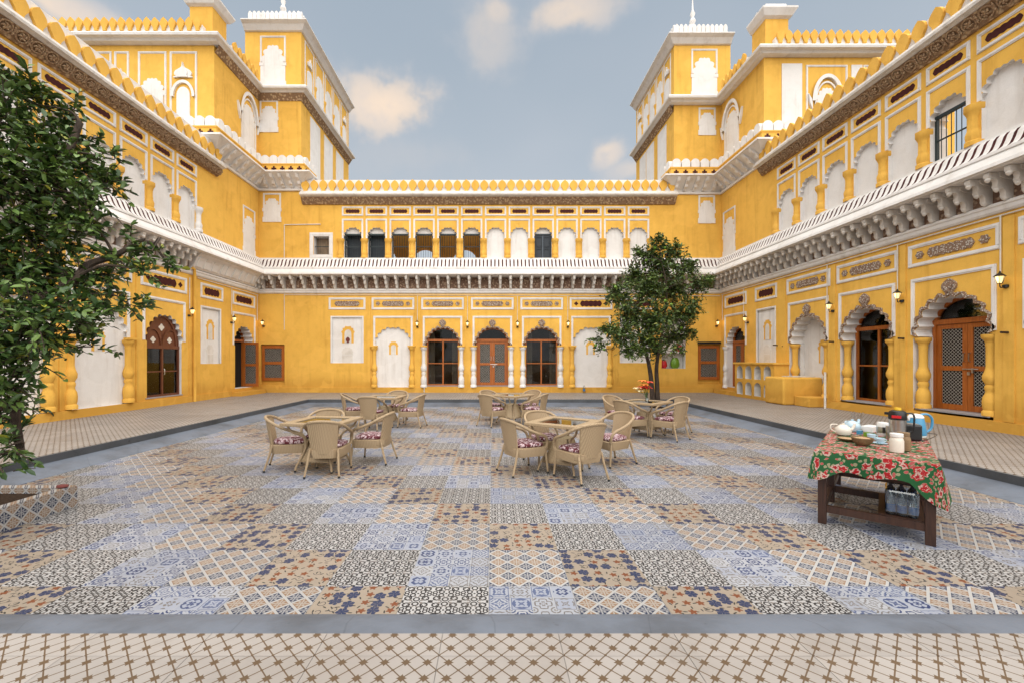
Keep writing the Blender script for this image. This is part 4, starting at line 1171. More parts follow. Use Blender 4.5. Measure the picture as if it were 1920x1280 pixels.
def balcony(T, xs, xt, ys, ye_stub, sg, zb, at_, rz, lx):
    """white bracketed balcony: sloping slab, yellow band with crosses, rounded white merlons"""
    rel = lambda p: [(x - xt, y - YB) for x, y in p]
    p = [(xs - sg * 1.7, ys - .0), (xs, ys), (xs, YB), (xt, YB), (xt, ye_stub)]
    if sg < 0: p = p[::-1]
    z = zb
    bal = MB().sweep([(0, z), (.07, z + .01), (.08, z + .09), (.03, z + .12), (.06, z + .18), (.30, z + .40), (.56, z + .58), (.62, z + .60), (.62, z + .66), (.26, z + .76), (0, z + .78)], rel(p), cap=True).build('balcony', WHT, T)
    MB().sweep([(0, z + .74), (.22, z + .74), (.22, z + 1.04), (.26, z + 1.06), (.26, z + 1.10), (.12, z + 1.10), (0, z + 1.1)], rel(p)).build('cross_band', YELT, bal)
    me = cached('bal_br', 'bracket', WHT, lambda m_: m_.xprism([(.02, .0), (.13, .0), (.17, .06), (.27, .10), (.33, .21), (.47, .30), (.56, .44), (.40, .50), (.05, .20)], -.06, .06))
    ml = cached('bal_ml', 'merlon', WHT, lambda m_: m_.prism(round_merlon(.175, .36), -.09, .06))
    cr = cached('bal_cr', 'cross', MAR, lambda m_: m_.prism(cross(0, 0, .105), -.006, .004))
    def run(a, b, loc, r_, d, flip=False, end=True):
        a, b = sorted((a, b)); n = max(1, int(round((b - a) / .40))); w = (b - a) / n
        Rm = Matrix.Rotation(r_, 3, 'Z')
        for i in range(n):
            u = a + (i + .5) * w
            for me_, dd, zz in ((ml, .17, z + 1.10), (cr, .222, z + .89), (me, 0.0, z + .12)):
                v = Rm @ Vector((u, -dd, 0)); put(me_.name.split('.')[0], me_, bal, (loc[0] + v.x, loc[1] + v.y, zz), r_)
    run(xs - sg * 1.7, xs + sg * .2, at_(0, ys), 0, 0)
    run(lx(ys - .2), lx(YB - .2), at_(xs, 0), rz, 0)
    run(xs + sg * .22, xt + sg * .2, at_(0, YB), 0, 0)
    run(lx(YB - .2), lx(ye_stub), at_(xt, 0), rz, 0)

# left tower
T, at_, rz, lx, zc, zt_ = tower(1, XL, -8.35, -10.80, 15.62, 18.6, 24.7, 0.0, 0.0, 'yellow corner tower with white reliefs at the left end of the far wing')
tower_side(T, at_, rz, lx, -8.35, zc, zt_, ((19.5, 20.6), (21.1, 22.2), (22.7, 23.8)), (18.85, 24.5))
tower_niche(T, -9.76, .40, 11.55, 12.95, at_(0, YB), 0); tower_niche(T, -9.58, .56, 13.55, 15.75, at_(0, YB), 0)
big_arch(T, at_(XL, 0), rz, lx(17.80), 10.4, .66, 2.15)
f = at_(0, 15.62)
for (c, hw, kind) in ((-10.94 - .38, .50, 'dome'), (-12.95 + .49, .52, 'arch'), (-13.58, .27, 'sdome'), (-14.5, .55, 'arch'), (-15.6, .4, 'dome')):
    mb = MB(); uframe(mb, c - hw, c + hw, 10.2, 12.92, .075, .03); mb.build('panel_frame', WHT, T, f)
    mb = MB()
    if kind == 'arch': mb.prism(arch(c, hw * .78, 9.6, 11.3, 11.95, 4), -.02, .002)
    elif kind == 'dome':
        little_dome(mb, c, 11.95, .32); mb.prism(plain_arch(c, .24, 10.0, 11.3, 11.62), -.03, .002); arch_rim(mb, c, .44, 11.25, 11.85, .10, -.07, 0)
    else: little_dome(mb, c, 11.98, .17); mb.prism(plain_arch(c, .15, 10, 11.3, 11.7), -.02, .002)
    mb.build('blind_panel', WHT, T, f)
balcony(T, XL, -8.35, 15.62, 19.6, 1, 8.98, at_, rz, lx)

# right tower: a little lower than the left one
T, at_, rz, lx, zc, zt_ = tower(-1, XR, 7.90, 10.36, 15.66, 18.6, 23.5, -.42, -.58, 'yellow corner tower with white reliefs at the right end of the far wing')
tower_side(T, at_, rz, lx, 7.90, zc, zt_, ((19.4, 20.4), (20.9, 21.9), (22.0, 22.9)), (18.85, 23.3))
tower_niche(T, 9.34, .37, 11.42, 12.62, at_(0, YB), 0); tower_niche(T, 9.22, .57, 13.10, 15.18, at_(0, YB), 0)
big_arch(T, at_(XR, 0), rz, lx(17.75), 10.2, .66, 2.05)
f = at_(0, 15.66)
MB().prism(rect(10.60, 11.34, 10.2, 12.50), -.022, .002).build('blind_panel', WHT, T, f)
for c in (12.25, 14.35):
    mb = MB(); uframe(mb, c - .76, c + .76, 9.8, 12.45, .07, .03); mb.build('panel_frame', WHT, T, f)
    big_arch(T, f, 0, c, 9.9, .58, 2.0)
MB().prism(rect(13.15, 13.55, 10.2, 12.45), -.022, .002).build('blind_panel', WHT, T, f)
balcony(T, XR, 7.90, 15.66, 19.4, -1, 8.83, at_, rz, lx)

# ---------------------------------------------------------------- wicker furniture
def spline(pts, n=6):
    P = [Vector(p) for p in pts]; out = []
    for i in range(len(P) - 1):
        a, b, c, d = P[max(i - 1, 0)], P[i], P[i + 1], P[min(i + 2, len(P) - 1)]
        for k in range(n):
            t = k / n
            out.append(.5 * ((2 * b) + (c - a) * t + (2 * a - 5 * b + 4 * c - d) * t * t + (3 * b - a - 3 * c + d) * t ** 3))
    out.append(P[-1]); return out
def make_chair():
    root = empty('wicker_chair')
    def ringy(w0, w1, d0, d1, z, k=0.0):           # rounded seat outline: front is -y
        return [(-w0, -d0 + .05, z), (-w0 + .05, -d0, z), (w0 - .05, -d0, z), (w0, -d0 + .05, z), (w1 + .01, d1 - .10, z), (w1 - .08, d1, z), (-w1 + .08, d1, z), (-w1 - .01, d1 - .10, z)]
    mb = MB(); lev = [ringy(.270, .225, .265, .250, .275), ringy(.280, .235, .275, .262, .33), ringy(.282, .240, .280, .265, .405), ringy(.262, .222, .262, .245, .412)]
    for l in lev: mb.v += l
    for i in range(3):
        for k in range(8): mb.f.append((i * 8 + k, i * 8 + (k + 1) % 8, i * 8 + 8 + (k + 1) % 8, i * 8 + 8 + k)); mb.mi.append(0); mb.sm.append(True)
    mb.f += [tuple(range(7, -1, -1)), tuple(range(24, 32))]; mb.mi += [0, 0]; mb.sm += [False, False]
    mb.build('seat', WICKER, root)
    cm = MB(); lev = []
    for z, k in ((.412, .90), (.425, .985), (.448, 1.0), (.468, .95), (.480, .80), (.484, .45)):
        lev.append([(x * k, (y + .01) * k - .01, z) for x, y, _ in ringy(.262, .222, .262, .235, 0)])
    for l in lev: cm.v += l
    for i in range(len(lev) - 1):
        for k in range(8): cm.f.append((i * 8 + k, i * 8 + (k + 1) % 8, i * 8 + 8 + (k + 1) % 8, i * 8 + 8 + k)); cm.mi.append(0); cm.sm.append(True)
    cm.f += [tuple(range(40, 48))]; cm.mi += [0]; cm.sm += [True]
    cu = cm.build('cushion', CUSH, root); m_ = cu.modifiers.new('sub', 'SUBSURF'); m_.levels = m_.render_levels = 2
    # curved back panel
    bm_ = MB(); nx, nz = 10, 6
    for f_, off in ((0, 0.0), (1, .022)):
        for j in range(nz + 1):
            t = j / nz; z = .345 + t * .475
            for i in range(nx + 1):
                s_ = -1 + 2 * i / nx; w = .185 + .045 * t
                bm_.v.append((s_ * w, .262 + .075 * t - .055 * s_ * s_ + off - .011, z - .022 * s_ * s_ * t))
    K = (nx + 1) * (nz + 1)
    for f_ in (0, 1):
        for j in range(nz):
            for i in range(nx):
                a = f_ * K + j * (nx + 1) + i; q = (a, a + 1, a + nx + 2, a + nx + 1); bm_.f.append(q if f_ == 0 else q[::-1]); bm_.mi.append(0); bm_.sm.append(True)
    for j in range(nz):
        for i in (0, nx):
            a = j * (nx + 1) + i; bm_.f.append((a, a + nx + 1, a + nx + 1 + K, a + K)); bm_.mi.append(0); bm_.sm.append(False)
    for i in range(nx):
        a = i; bm_.f.append((a, a + 1, a + 1 + K, a + K)); bm_.mi.append(0); bm_.sm.append(False)
    bm_.build('backrest', WICKER, root)
    half = [(-.262, -.262, .40), (-.285, -.262, .50), (-.305, -.20, .585), (-.318, -.05, .640), (-.312, .10, .705), (-.275, .225, .775), (-.17, .312, .822), (0, .342, .838)]
    path = spline(half + [(-x, y, z) for x, y, z in reversed(half[:-1])], 5)
    MB().tube(path, .0235, 8).build('arm_rail', WICKER, root)
    for sx in (-1, 1):
        for (top, bot) in (((sx * .255, -.245, .41), (sx * .272, -.282, .02)), ((sx * .205, .215, .41), (sx * .250, .330, .02))):
            l = MB().tube([top, ((top[0] + bot[0]) / 2, (top[1] + bot[1]) / 2, .2), bot], [.019, .0175, .015], 8).build('leg', WICKER, root)
            MB().lathe(bot[0], bot[1], [(.016, 0.001), (.018, .004), (.018, .026), (.015, .03)], 8).build('foot', BLK, l)
    return root
def make_table():
    root = empty('wicker_table'); h, w, b = .74, .44, .135
    mb = MB()
    mb.box(-w, w, -w, -w + b, h - .045, h); mb.box(-w, w, w - b, w, h - .045, h); mb.box(-w, -w + b, -w + b, w - b, h - .0445, h - .0005); mb.box(w - b, w, -w + b, w - b, h - .0445, h - .0005)
    bevel(mb.build('table_top', WICKER, root), .008, 2)
    MB().box(-w + b - .004, w - b + .004, -w + b - .004, w - b + .004, h - .022, h - .014).build('glass_pane', CLEAR, root)
    # flared wicker pedestal of four curved aprons
    pd = MB(); N = 8
    for k in range(4):
        R_ = Matrix.Rotation(k * pi / 2, 3, 'Z')
        for j in range(N + 1):
            t = j / N; z = .50 - .36 * t; hw = .10 + .13 * t ** 1.4; y = -.11 - .14 * t ** 1.4
            for s_ in (-1, 1):
                pd.v.append(tuple(R_ @ Vector((s_ * hw, y, z + (.10 if (j == N) else 0) * 0))))
        o = k * (N + 1) * 2
        for j in range(N): pd.f.append((o + 2 * j, o + 2 * j + 1, o + 2 * j + 3, o + 2 * j + 2)); pd.mi.append(0); pd.sm.append(True)
    pd.box(-.11, .11, -.11, .11, .49, .50)
    pb = pd.build('pedestal', WICKER, root); sm_ = pb.modifiers.new('solid', 'SOLIDIFY'); sm_.thickness = .012
    for sx in (-1, 1):
        for sy in (-1, 1):
            p = spline([(sx * .36, sy * .36, h - .05), (sx * .32, sy * .32, .60), (sx * .20, sy * .20, .50), (sx * .19, sy * .19, .32), (sx * .27, sy * .27, .10), (sx * .29, sy * .29, .012)], 4)
            l = MB().tube(p, .016, 8).build('leg', WICKER, root)
            MB().lathe(sx * .29, sy * .29, [(.016, 0.001), (.018, .004), (.018, .024), (.015, .028)], 8).build('foot', BLK, l)
    return root
chair0, table0 = make_chair(), make_table()
KM = kidmap()
SETS = [  # centre, table angle, table label, [(dx, dy, facing, label)] ; facing: direction the sitter looks, degrees from +Y, clockwise
    ((-2.60, 6.56), -8, 'square wicker table with glass inset, in the front left group of chairs', [
        (.18, -.27, -4, 'wicker armchair with its back to the camera at the front left table'),
        (-.55, .05, 72, 'wicker armchair facing right on the left side of the front left table'),
        (.64, .44, -82, 'wicker armchair facing left on the right side of the front left table'),
        (-.22, .56, 176, 'wicker armchair on the far side of the front left table, facing the camera')]),
    ((1.07, 6.42), -34, 'square wicker table with glass inset, in the front centre group of chairs', [
        (.16, -.42, -28, 'wicker armchair turned away from the camera at the front centre table'),
        (-.62, -.06, 62, 'wicker armchair facing right, left of the front centre table'),
        (.84, .46, -118, 'wicker armchair facing left, right of the front centre table'),
        (-.22, .48, 158, 'wicker armchair facing the camera behind the front centre table')]),
    ((-2.72, 10.75), -4, 'square wicker table in the back left group of chairs', [
        (-.18, -.52, 4, 'wicker armchair with its back to the camera at the back left table'),
        (-.80, .10, 76, 'wicker armchair facing right, left of the back left table'),
        (.70, -.10, -80, 'wicker armchair facing left, right of the back left table'),
        (.10, .84, 180, 'wicker armchair facing the camera behind the back left table')]),
    ((.50, 11.30), -38, 'square wicker table in the back centre group before the carved door', [
        (-.52, -.52, 40, 'wicker armchair at the near left side of the back centre table'),
        (.58, -.36, -62, 'wicker armchair at the near right side of the back centre table'),
        (-.52, .58, 140, 'wicker armchair at the far left side of the back centre table'),
        (.50, .62, -140, 'wicker armchair at the far right side of the back centre table')]),
    ((3.38, 9.50), 42, 'square wicker table carrying a vase of red lilies', [
        (-.42, -.28, 60, 'wicker armchair at the near left side of the table with lilies'),
        (.34, -.52, -36, 'wicker armchair at the near right side of the table with lilies'),
        (-.42, .60, 146, 'wicker armchair at the far left side of the table with lilies'),
        (.76, .30, -112, 'wicker armchair at the far right side of the table with lilies')]),
]
first = True
for (cx, cy), ang, tl, chairs in SETS:
    t = table0 if first else copy_tree(table0, None, KM)
    t.location = (cx, cy, 0.001); t.rotation_euler = (0, 0, radians(ang)); tag(t, tl, 'table', 'wicker tables on the patterned court')
    for dx, dy, fa, lab in chairs:
        c = chair0 if first else copy_tree(chair0, None, KM); first = False
        # the chair model looks along -Y; turn it to its heading
        c.location = (cx + dx, cy + dy, 0.001); c.rotation_euler = (0, 0, radians(180 - fa)); c.scale = (.95, .95, .95); tag(c, lab, 'chair', 'wicker chairs round the glass tables')
# vase of lilies on the right rear table
vx, vy = 3.40, 9.42
v = tag(empty('flower_vase', (vx, vy, .742)), 'small glass vase of red, orange and cream lilies on a wicker table', 'vase')
MB().lathe(0, 0, [(.035, .0), (.045, .01), (.03, .06), (.018, .12), (.024, .17), (.028, .18)], 12).build('vase', CLEAR, v)
rf = random.Random(8)
for k in range(11):
    a = rf.uniform(0, 6.28); r = rf.uniform(.03, .13); h = rf.uniform(.24, .44); top = Vector((r * cos(a), r * sin(a), h))
    if k > 8: top = Vector((-.17 - .05 * (k - 9), -.03, .20 + .06 * (k - 9)))
    st = MB().tube(spline([(0, 0, .02), (top.x * .3, top.y * .3, .16), tuple(top)], 4), .004, 5).build('stem', STEM, v)
    fm_ = MB()
    for p in range(6):
        b = 2 * pi * p / 6 + rf.uniform(-.2, .2); d = Vector((cos(b), sin(b), 0)); q = Vector((-sin(b), cos(b), 0)); L_ = rf.uniform(.10, .15)
        pts = [top, top + d * L_ * .5 + q * .034 + Vector((0, 0, .05)), top + d * L_ + Vector((0, 0, .022)), top + d * L_ * .5 - q * .034 + Vector((0, 0, .05))]
        fm_.add(pts, [(0, 1, 2, 3)])
    fm_.build('bloom', (FLR, FLR, FLO, FLR, FLR, FLO, FLR, FLR, FLO, FLY, FLY)[k], st)

# ---------------------------------------------------------------- serving table at the right
A = Vector((3.36, 4.35, 0)); DU = Vector((.735, -.678, 0)); DV = Vector((.680, .733, 0))   # across, along
ang = atan2(DU.y, DU.x)
tb = tag(empty('serving_table', tuple(A), ang), 'long dark wooden serving table under the rose tablecloth', 'table')
TWI, TLE, TH = .77, 1.85, .735
for vv in (0, .90, TLE):
    for uu in (0, TWI):
        bevel(MB().box(uu - .035, uu + .035, vv - .035, vv + .035, .001, TH - .03).build('leg', DARKW, tb), .004)
for vv in (0, .90, TLE): MB().box(.036, TWI - .036, vv - .022, vv + .022, .12, .19).build('rail', DARKW, tb)
for uu in (0, TWI):
    for (a, b) in ((.036, .864), (.936, TLE - .036)):
        MB().box(uu - .022, uu + .022, a, b, .121, .189).build('rail', DARKW, tb)
    MB().box(uu - .025, uu + .025, .036, TLE - .036, TH - .13, TH - .035).build('apron', DARKW, tb)
MB().box(.04, TWI - .04, -.024, .024, TH - .13, TH - .036).build('apron', DARKW, tb)
MB().box(-.05, TWI + .05, -.05, TLE + .05, TH - .03, TH - .004).build('table_top', DARKW, tb)
# cloth: top sheet plus a hanging border, longest at the corners
cl = MB(); uvs = []
x0, x1, y0, y1 = -.062, TWI + .062, -.062, TLE + .062
per = []
def edge(a, b, n):
    for i in range(n): t = i / n; per.append((a[0] + (b[0] - a[0]) * t, a[1] + (b[1] - a[1]) * t, t))
c0 = [(x0, y0), (x1, y0), (x1, y1), (x0, y1)]
ns = (18, 34, 18, 34)
for k in range(4): edge(c0[k], c0[(k + 1) % 4], ns[k])
NP = len(per); ROWS = 7; cenx, ceny = (x0 + x1) / 2, (y0 + y1) / 2
rc = random.Random(2); cl.v.append((cenx, ceny, TH + .004)); uvs.append((cenx, ceny))
for r in range(ROWS):
    for i, (px, py, t) in enumerate(per):
        side = 0 if i < ns[0] else 1 if i < ns[0] + ns[1] else 2 if i < ns[0] * 2 + ns[1] else 3
        nx_, ny_ = ((0, -1), (1, 0), (0, 1), (-1, 0))[side]
        corner = max(0.0, 1 - min(t, 1 - t) * (TWI if side in (0, 2) else TLE) / .16)
        big = 1.0 if (side == 0 and t > .5) or (side == 1 and t < .5) else .45
        drop = .19 + .13 * corner * big * 1.6 + .018 * sin(i * .9)
        f = r / (ROWS - 1)
        if t < 1e-6:
            pn = ((-1, 0), (0, -1), (1, 0), (0, 1))[side]; nx_, ny_ = nx_ * .7 + pn[0] * .7, ny_ * .7 + pn[1] * .7
        wav = (.020 * sin(i * .62 + side) + .012 * sin(i * 1.7)) * f + .05 * corner * f + .018 * f
        zz = TH + .004 - (.006 if r == 1 else 0) - drop * max(0, f - .0)
        if r == 0: zz = TH + .004
        cl.v.append((px + nx_ * (wav + (.006 if r else 0)), py + ny_ * (wav + (.006 if r else 0)), zz)); uvs.append((px + nx_ * drop * f, py + ny_ * drop * f))
for i in range(NP): cl.f.append((0, 1 + i, 1 + (i + 1) % NP)); cl.mi.append(0); cl.sm.append(True)
for r in range(ROWS - 1):
    for i in range(NP):
        a, b = 1 + r * NP + i, 1 + r * NP + (i + 1) % NP; cl.f.append((a, a + NP, b + NP, b)); cl.mi.append(0); cl.sm.append(True)
co = cl.build('tablecloth', CLOTH, None, tuple(A), ang)
ul = co.data.uv_layers.new(name='UVMap')
for lp in co.data.loops: ul.data[lp.index].uv = uvs[lp.vertex_index]
tag(co, 'green tablecloth printed with red roses over the serving table', 'tablecloth')
ZT = TH + .005
def spot(u, v, z=ZT): p = A + DU * u + DV * v; return (p.x, p.y, z)
def on_table(px, py, z=ZT):
    """where a sight line at this bearing meets the table plane"""
    d = (1.66 - z) * 800 / (py - 674); return ((px - 924) * d / 800, d, z)
def pot(name, loc, mat, label, cat, prof, rz=0, spout=True, handle=True, lidm=None, k=1.0):
    e = tag(empty(name, loc, rz), label, cat)
    MB().lathe(0, 0, [(r * k, z * k) for r, z in prof], 20).build('body', mat, e)
    H = prof[-1][1] * k; Rm = max(r for r, z in prof) * k
    if spout: MB().tube(spline([(Rm * .8, 0, H * .35), (Rm * 1.25, 0, H * .6), (Rm * 1.5, 0, H * .95)], 4), [Rm * .22 - i * Rm * .008 for i in range(9)], 8).build('spout', mat, e)
    if handle: MB().tube(spline([(-Rm * .75, 0, H * .85), (-Rm * 1.5, 0, H * .85), (-Rm * 1.6, 0, H * .5), (-Rm * .85, 0, H * .22)], 5), .007, 6).build('handle', mat, e)
    return e
TEAPOT = [(.045, 0), (.07, .012), (.085, .05), (.078, .09), (.05, .115), (.045, .118), (.035, .128), (.012, .135), (.016, .148), (.004, .152)]
pot('teapot', on_table(1581, 815), CERAM, 'cream ceramic teapot at the left edge of the rose tablecloth', 'teapot', TEAPOT, radians(-10))
pot('teapot', on_table(1598, 808), CERAMB, 'pale blue ceramic teapot behind the cream teapot', 'teapot', TEAPOT, radians(20), k=1.05)
CUP = [(.022, 0), (.026, .008), (.036, .03), (.042, .058), (.042, .062), (.038, .060), (.03, .03), (.0, .012)]
for (px, py, lab) in ((1634, 823, 'pale blue cup behind the other blue cup beside the wooden bowl'), (1650, 831, 'pale blue cup on a saucer nearest the steel flask')):
    e = tag(empty('cup', on_table(px, py)), lab, 'cup', 'blue cups on the serving table')
    MB().lathe(0, 0, CUP[:5], 18, cap=False).lathe(0, 0, CUP[4:], 18, cap=False).lathe(0, 0, [(.0, .002), (.065, .006), (.068, .012)], 18, cap=False).build('body', CERAMB, e)
    MB().tube(spline([(.038, 0, .05), (.065, 0, .048), (.062, 0, .025), (.034, 0, .018)], 4), .004, 6).build('handle', CERAMB, e)
def bowl(loc, r, h, label, fill=OATS):
    e = tag(empty('bowl', loc), label, 'bowl')
    MB().lathe(0, 0, [(r * .45, 0), (r * .7, h * .25), (r * .92, h * .65), (r, h), (r * .96, h), (r * .88, h * .7)], 24, cap=False).build('body', WOODBOWL, e)
    b = MB().lathe(0, 0, [(r * .90, h * .76), (r * .6, h * .95), (r * .25, h * 1.05), (.002, h * 1.08)], 20, cap=False).build('filling', fill, e)
bowl(on_table(1617, 834), .098, .085, 'turned wooden bowl heaped with cereal'); bowl(on_table(1590, 826), .10, .035, 'shallow wooden dish left of the cereal bowl')
jar = [(.045, 0), (.055, .006), (.057, .03), (.057, .115), (.05, .14), (.045, .15), (.048, .152), (.048, .185), (.0, .187)]
e = tag(empty('milk_jar', on_table(1681, 847)), 'cream lidded glass jar at the near edge of the serving table', 'jar'); MB().lathe(0, 0, jar, 20).build('body', CERAM, e)
MB().lathe(0, 0, [(.051, .155), (.052, .158), (.052, .188), (.048, .190), (.0, .190)], 20).build('lid', CERAMW, e)
e = tag(empty('milk_jar', on_table(1694, 844)), 'brown glass jar tucked behind the cream lidded jar', 'jar'); MB().lathe(0, 0, jar, 20).build('body', WOODBOWL, e)
# steel thermos flask with black head, red badge and yellow button
e = tag(empty('flask', on_table(1683, 825), radians(-50)), 'steel pump flask with black head and red badge', 'flask')
MB().lathe(0, 0, [(.075, 0), (.078, .004), (.078, .02), (.074, .024), (.074, .235), (.076, .24)], 24).build('body', STEEL, e)
MB().lathe(0, 0, [(.078, .24), (.082, .25), (.080, .30), (.070, .335), (.05, .345)], 24).build('head', BLK, e)
MB().box(-.11, -.07, -.022, .022, .29, .318).build('spout', BLK, e); MB().lathe(0, 0, [(.03, .345), (.034, .35), (.030, .375), (.0, .38)], 16).build('button', YELP, e)
MB().box(-.040, .040, -.086, -.076, .262, .292).build('badge', REDL, e)
MB().tube(spline([(.07, 0, .315), (.13, 0, .31), (.135, 0, .20), (.125, 0, .12), (.074, 0, .10)], 4), .010, 6).build('handle', BLK, e)
e = tag(empty('toaster', on_table(1703, 824), radians(-30)), 'black toaster between the steel flask and the blue kettle', 'toaster')
bevel(MB().box(-.10, .10, -.085, .085, .005, .19).build('body', BLK, e), .022, 3); MB().box(-.075, .075, -.05, -.025, .185, .192).build('slot', STEEL, e); MB().box(-.075, .075, .025, .05, .185, .192).build('slot', STEEL, e)
MB().box(-.125, -.10, -.02, .02, .10, .13).build('lever', BLK, e)
e = tag(empty('kettle', on_table(1717, 817), radians(-12)), 'blue electric kettle with white lid at the back of the serving table', 'kettle')
MB().lathe(0, 0, [(.095, .02), (.098, .03), (.090, .12), (.075, .21), (.070, .225)], 24).build('body', BLUEP, e); MB().lathe(0, 0, [(.09, 0), (.092, .018), (.085, .02)], 24).build('base', WHITEP, e)
MB().lathe(0, 0, [(.073, .225), (.074, .235), (.055, .262), (.015, .272), (.0, .272)], 24).build('lid', WHITEP, e)
MB().tube(spline([(.05, 0, .262), (.12, 0, .265), (.165, 0, .21), (.155, 0, .10), (.10, 0, .05)], 5), .013, 8).build('handle', BLUEP, e)
MB().prism([(-.065, .16), (-.10, .235), (-.055, .225)], -.02, .02).build('spout', WHITEP, e)
e = tag(empty('cutlery_holder', on_table(1607, 803)), 'holder of forks and spoons behind the blue teapot', 'cutlery holder')
MB().lathe(0, 0, [(.04, 0), (.045, .11), (.042, .11)], 14).build('cup', STEEL, e)
for k in range(9):
    a = k * .7; tp = (.06 * cos(a), .06 * sin(a), .20 + .012 * (k % 3)); MB().tube([(.015 * cos(a), .015 * sin(a), .02), (tp[0] * .8, tp[1] * .8, .16), tp], [.003, .004, .011], 6, sq=(1, .35)).build('spoon', STEEL, e)
e = tag(empty('tissue_box', on_table(1632, 808), radians(30)), 'white box of napkins in the middle of the table', 'box'); bevel(MB().box(-.11, .11, -.06, .06, 0, .075).build('body', WHITEP, e), .006)
e = tag(empty('sugar_jar', on_table(1655, 816)), 'tall white canister left of the steel flask', 'canister'); MB().lathe(0, 0, [(.055, 0), (.058, .005), (.058, .15), (.05, .165), (.0, .17)], 8).build('body', CERAMW, e); MB().lathe(0, 0, [(.0595, .04), (.0595, .045), (.0595, .11)], 8, cap=False).build('band', STEEL, e)
e = tag(empty('steel_tumbler', on_table(1667, 822)), 'narrow steel tumbler between white canister and flask', 'tumbler'); MB().lathe(0, 0, [(.026, 0), (.028, .004), (.032, .15), (.030, .15)], 16).build('body', STEEL, e)
for (px, py, mt, lab) in ((1612, 813, BLUEP, 'small blue packet beside the napkin box'), (1625, 817, GREENP, 'small green tea packet by the blue cup')):
    tag(MB().box(-.035, .035, -.02, .02, 0, .045).build('tea_packet', mt, None, on_table(px, py), .5), lab, 'packet')
p_ = [on_table(1710, 823), on_table(1728, 826), on_table(1745, 822), on_table(1757, 815), on_table(1742, 813), on_table(1725, 814)]
tag(MB().tube(spline([(a, b, c + .008) for a, b, c in p_], 6), .004, 6).build('power_cord', BLK), 'thin black power cord looping past the blue kettle', 'cord')
# shrink-wrapped water bottles on the low rails
wp = tag(empty('water_pack', spot(.60, .08, .197), ang), 'shrink-wrapped pack of blue water bottles under the serving table', 'bottles')
bt = cached('bottle', 'bottle', [CLEAR, WATER, NAVY], lambda m_: m_.lathe(0, 0, [(.034, 0), (.037, .006), (.035, .03)], 12).lathe(0, 0, [(.0365, .03), (.0365, .10)], 12, 1, cap=False).lathe(0, 0, [(.035, .10), (.036, .19), (.014, .225)], 12).lathe(0, 0, [(.012, .225), (.012, .24)], 10, 2))
for i in range(3):
    for j in range(4): put('bottle', bt, wp, (-.09 + i * .077, .0 + j * .077, .002))
bevel(MB().box(-.132, .102, -.042, .272, .0, .248).build('wrap', FILM, wp), .03, 3)
MB().box(.42, .74, .026, .86, .1895, .1965).build('shelf_board', DARKW, tb)

# ---------------------------------------------------------------- masonry pieces by the right wing
def yb(name, x0, x1, y0, y1, z0, z1, label, cat, w=.03):
    o = MB().box(x0, x1, y0, y1, z0, z1).build(name, YEL); bevel(o, w, 3); return tag(o, label, cat)
cn = tag(empty('counter', (9.45, 14.35, WK)), 'yellow masonry counter with two rows of arched niches against the right wing', 'counter')
def lxm(name, mb, mat): return mb.build(name, mat, cn, (0, 0, -WK), -pi / 2)      # local x = -(Y - 14.35), outward -X
holes = []
for r_ in range(2):
    for k in range(4):
        c = -(.34 + k * .545); z0 = .36 + r_ * .60; holes.append((plain_arch(c, .19, z0, z0 + .30, z0 + .48, 8), .30, 1))
lxm('front', MB().sheet(rect(-2.3, 0, .24, 1.49), holes, 0), [YEL, WHTD])
lxm('niche_back', MB().box(-2.29, -.01, .298, .31, .30, 1.45), WHTD)
lxm('side', MB().box(-.002, .0, .0, .50, .24, 1.49).box(-2.3, -2.298, 0, .5, .24, 1.49), YEL)
bevel(lxm('slab', MB().box(-2.36, .06, -.05, .50, 1.49, 1.56), YEL), .012)
yb('masonry_bench', 9.10, 10.34, 13.36, 14.30, WK, 1.11, 'plain yellow masonry block in front of the white alcove', 'block', .06)
yb('low_step', 9.42, 9.93, 12.72, 13.34, WK, .54, 'low yellow step beside the masonry block', 'step', .025)
tag(MB().box(9.55, 10.2, 13.5, 14.1, 1.112, 1.135).build('stone_slab', WHTD), 'pale stone slab lying on the yellow masonry block', 'slab')
tag(MB().tube([(9.72, 12.48, WK), (9.72, 12.48, 1.30)], .03, 10).build('standpipe', PIPE), 'short white standpipe beside the yellow step', 'pipe')
# pots on the shelf niche behind the tree
for (x, z, r, m_, lab) in ((7.52, 1.285, .155, REDP, 'red glazed pot on the bottom shelf behind the tree'), (8.02, 1.285, .20, GREENP, 'green glazed pot on the bottom shelf behind the tree'), (8.18, 2.015, .15, REDP, 'red glazed pot on the upper shelf behind the tree')):
    tag(MB().lathe(0, 0, [(r * .6, 0), (r * .95, r * .5), (r, r * 1.0), (r * .8, r * 1.9), (r * .55, r * 2.2), (r * .62, r * 2.35), (r * .5, r * 2.35)], 18, sy=.75).build('glazed_pot', m_, None, (x, YB + .18, z)), lab, 'pot')
b_ = tag(empty('plastic_bottle', (3.92, YB - .28, WK)), 'small clear water bottle standing before the white blind arch', 'bottle')
MB().lathe(0, 0, [(.05, 0), (.052, .01), (.05, .24), (.02, .31), (.02, .33)], 14).build('body', CLEAR, b_); MB().lathe(0, 0, [(.0525, .08), (.0525, .19)], 14, cap=False).build('label', WATER, b_)

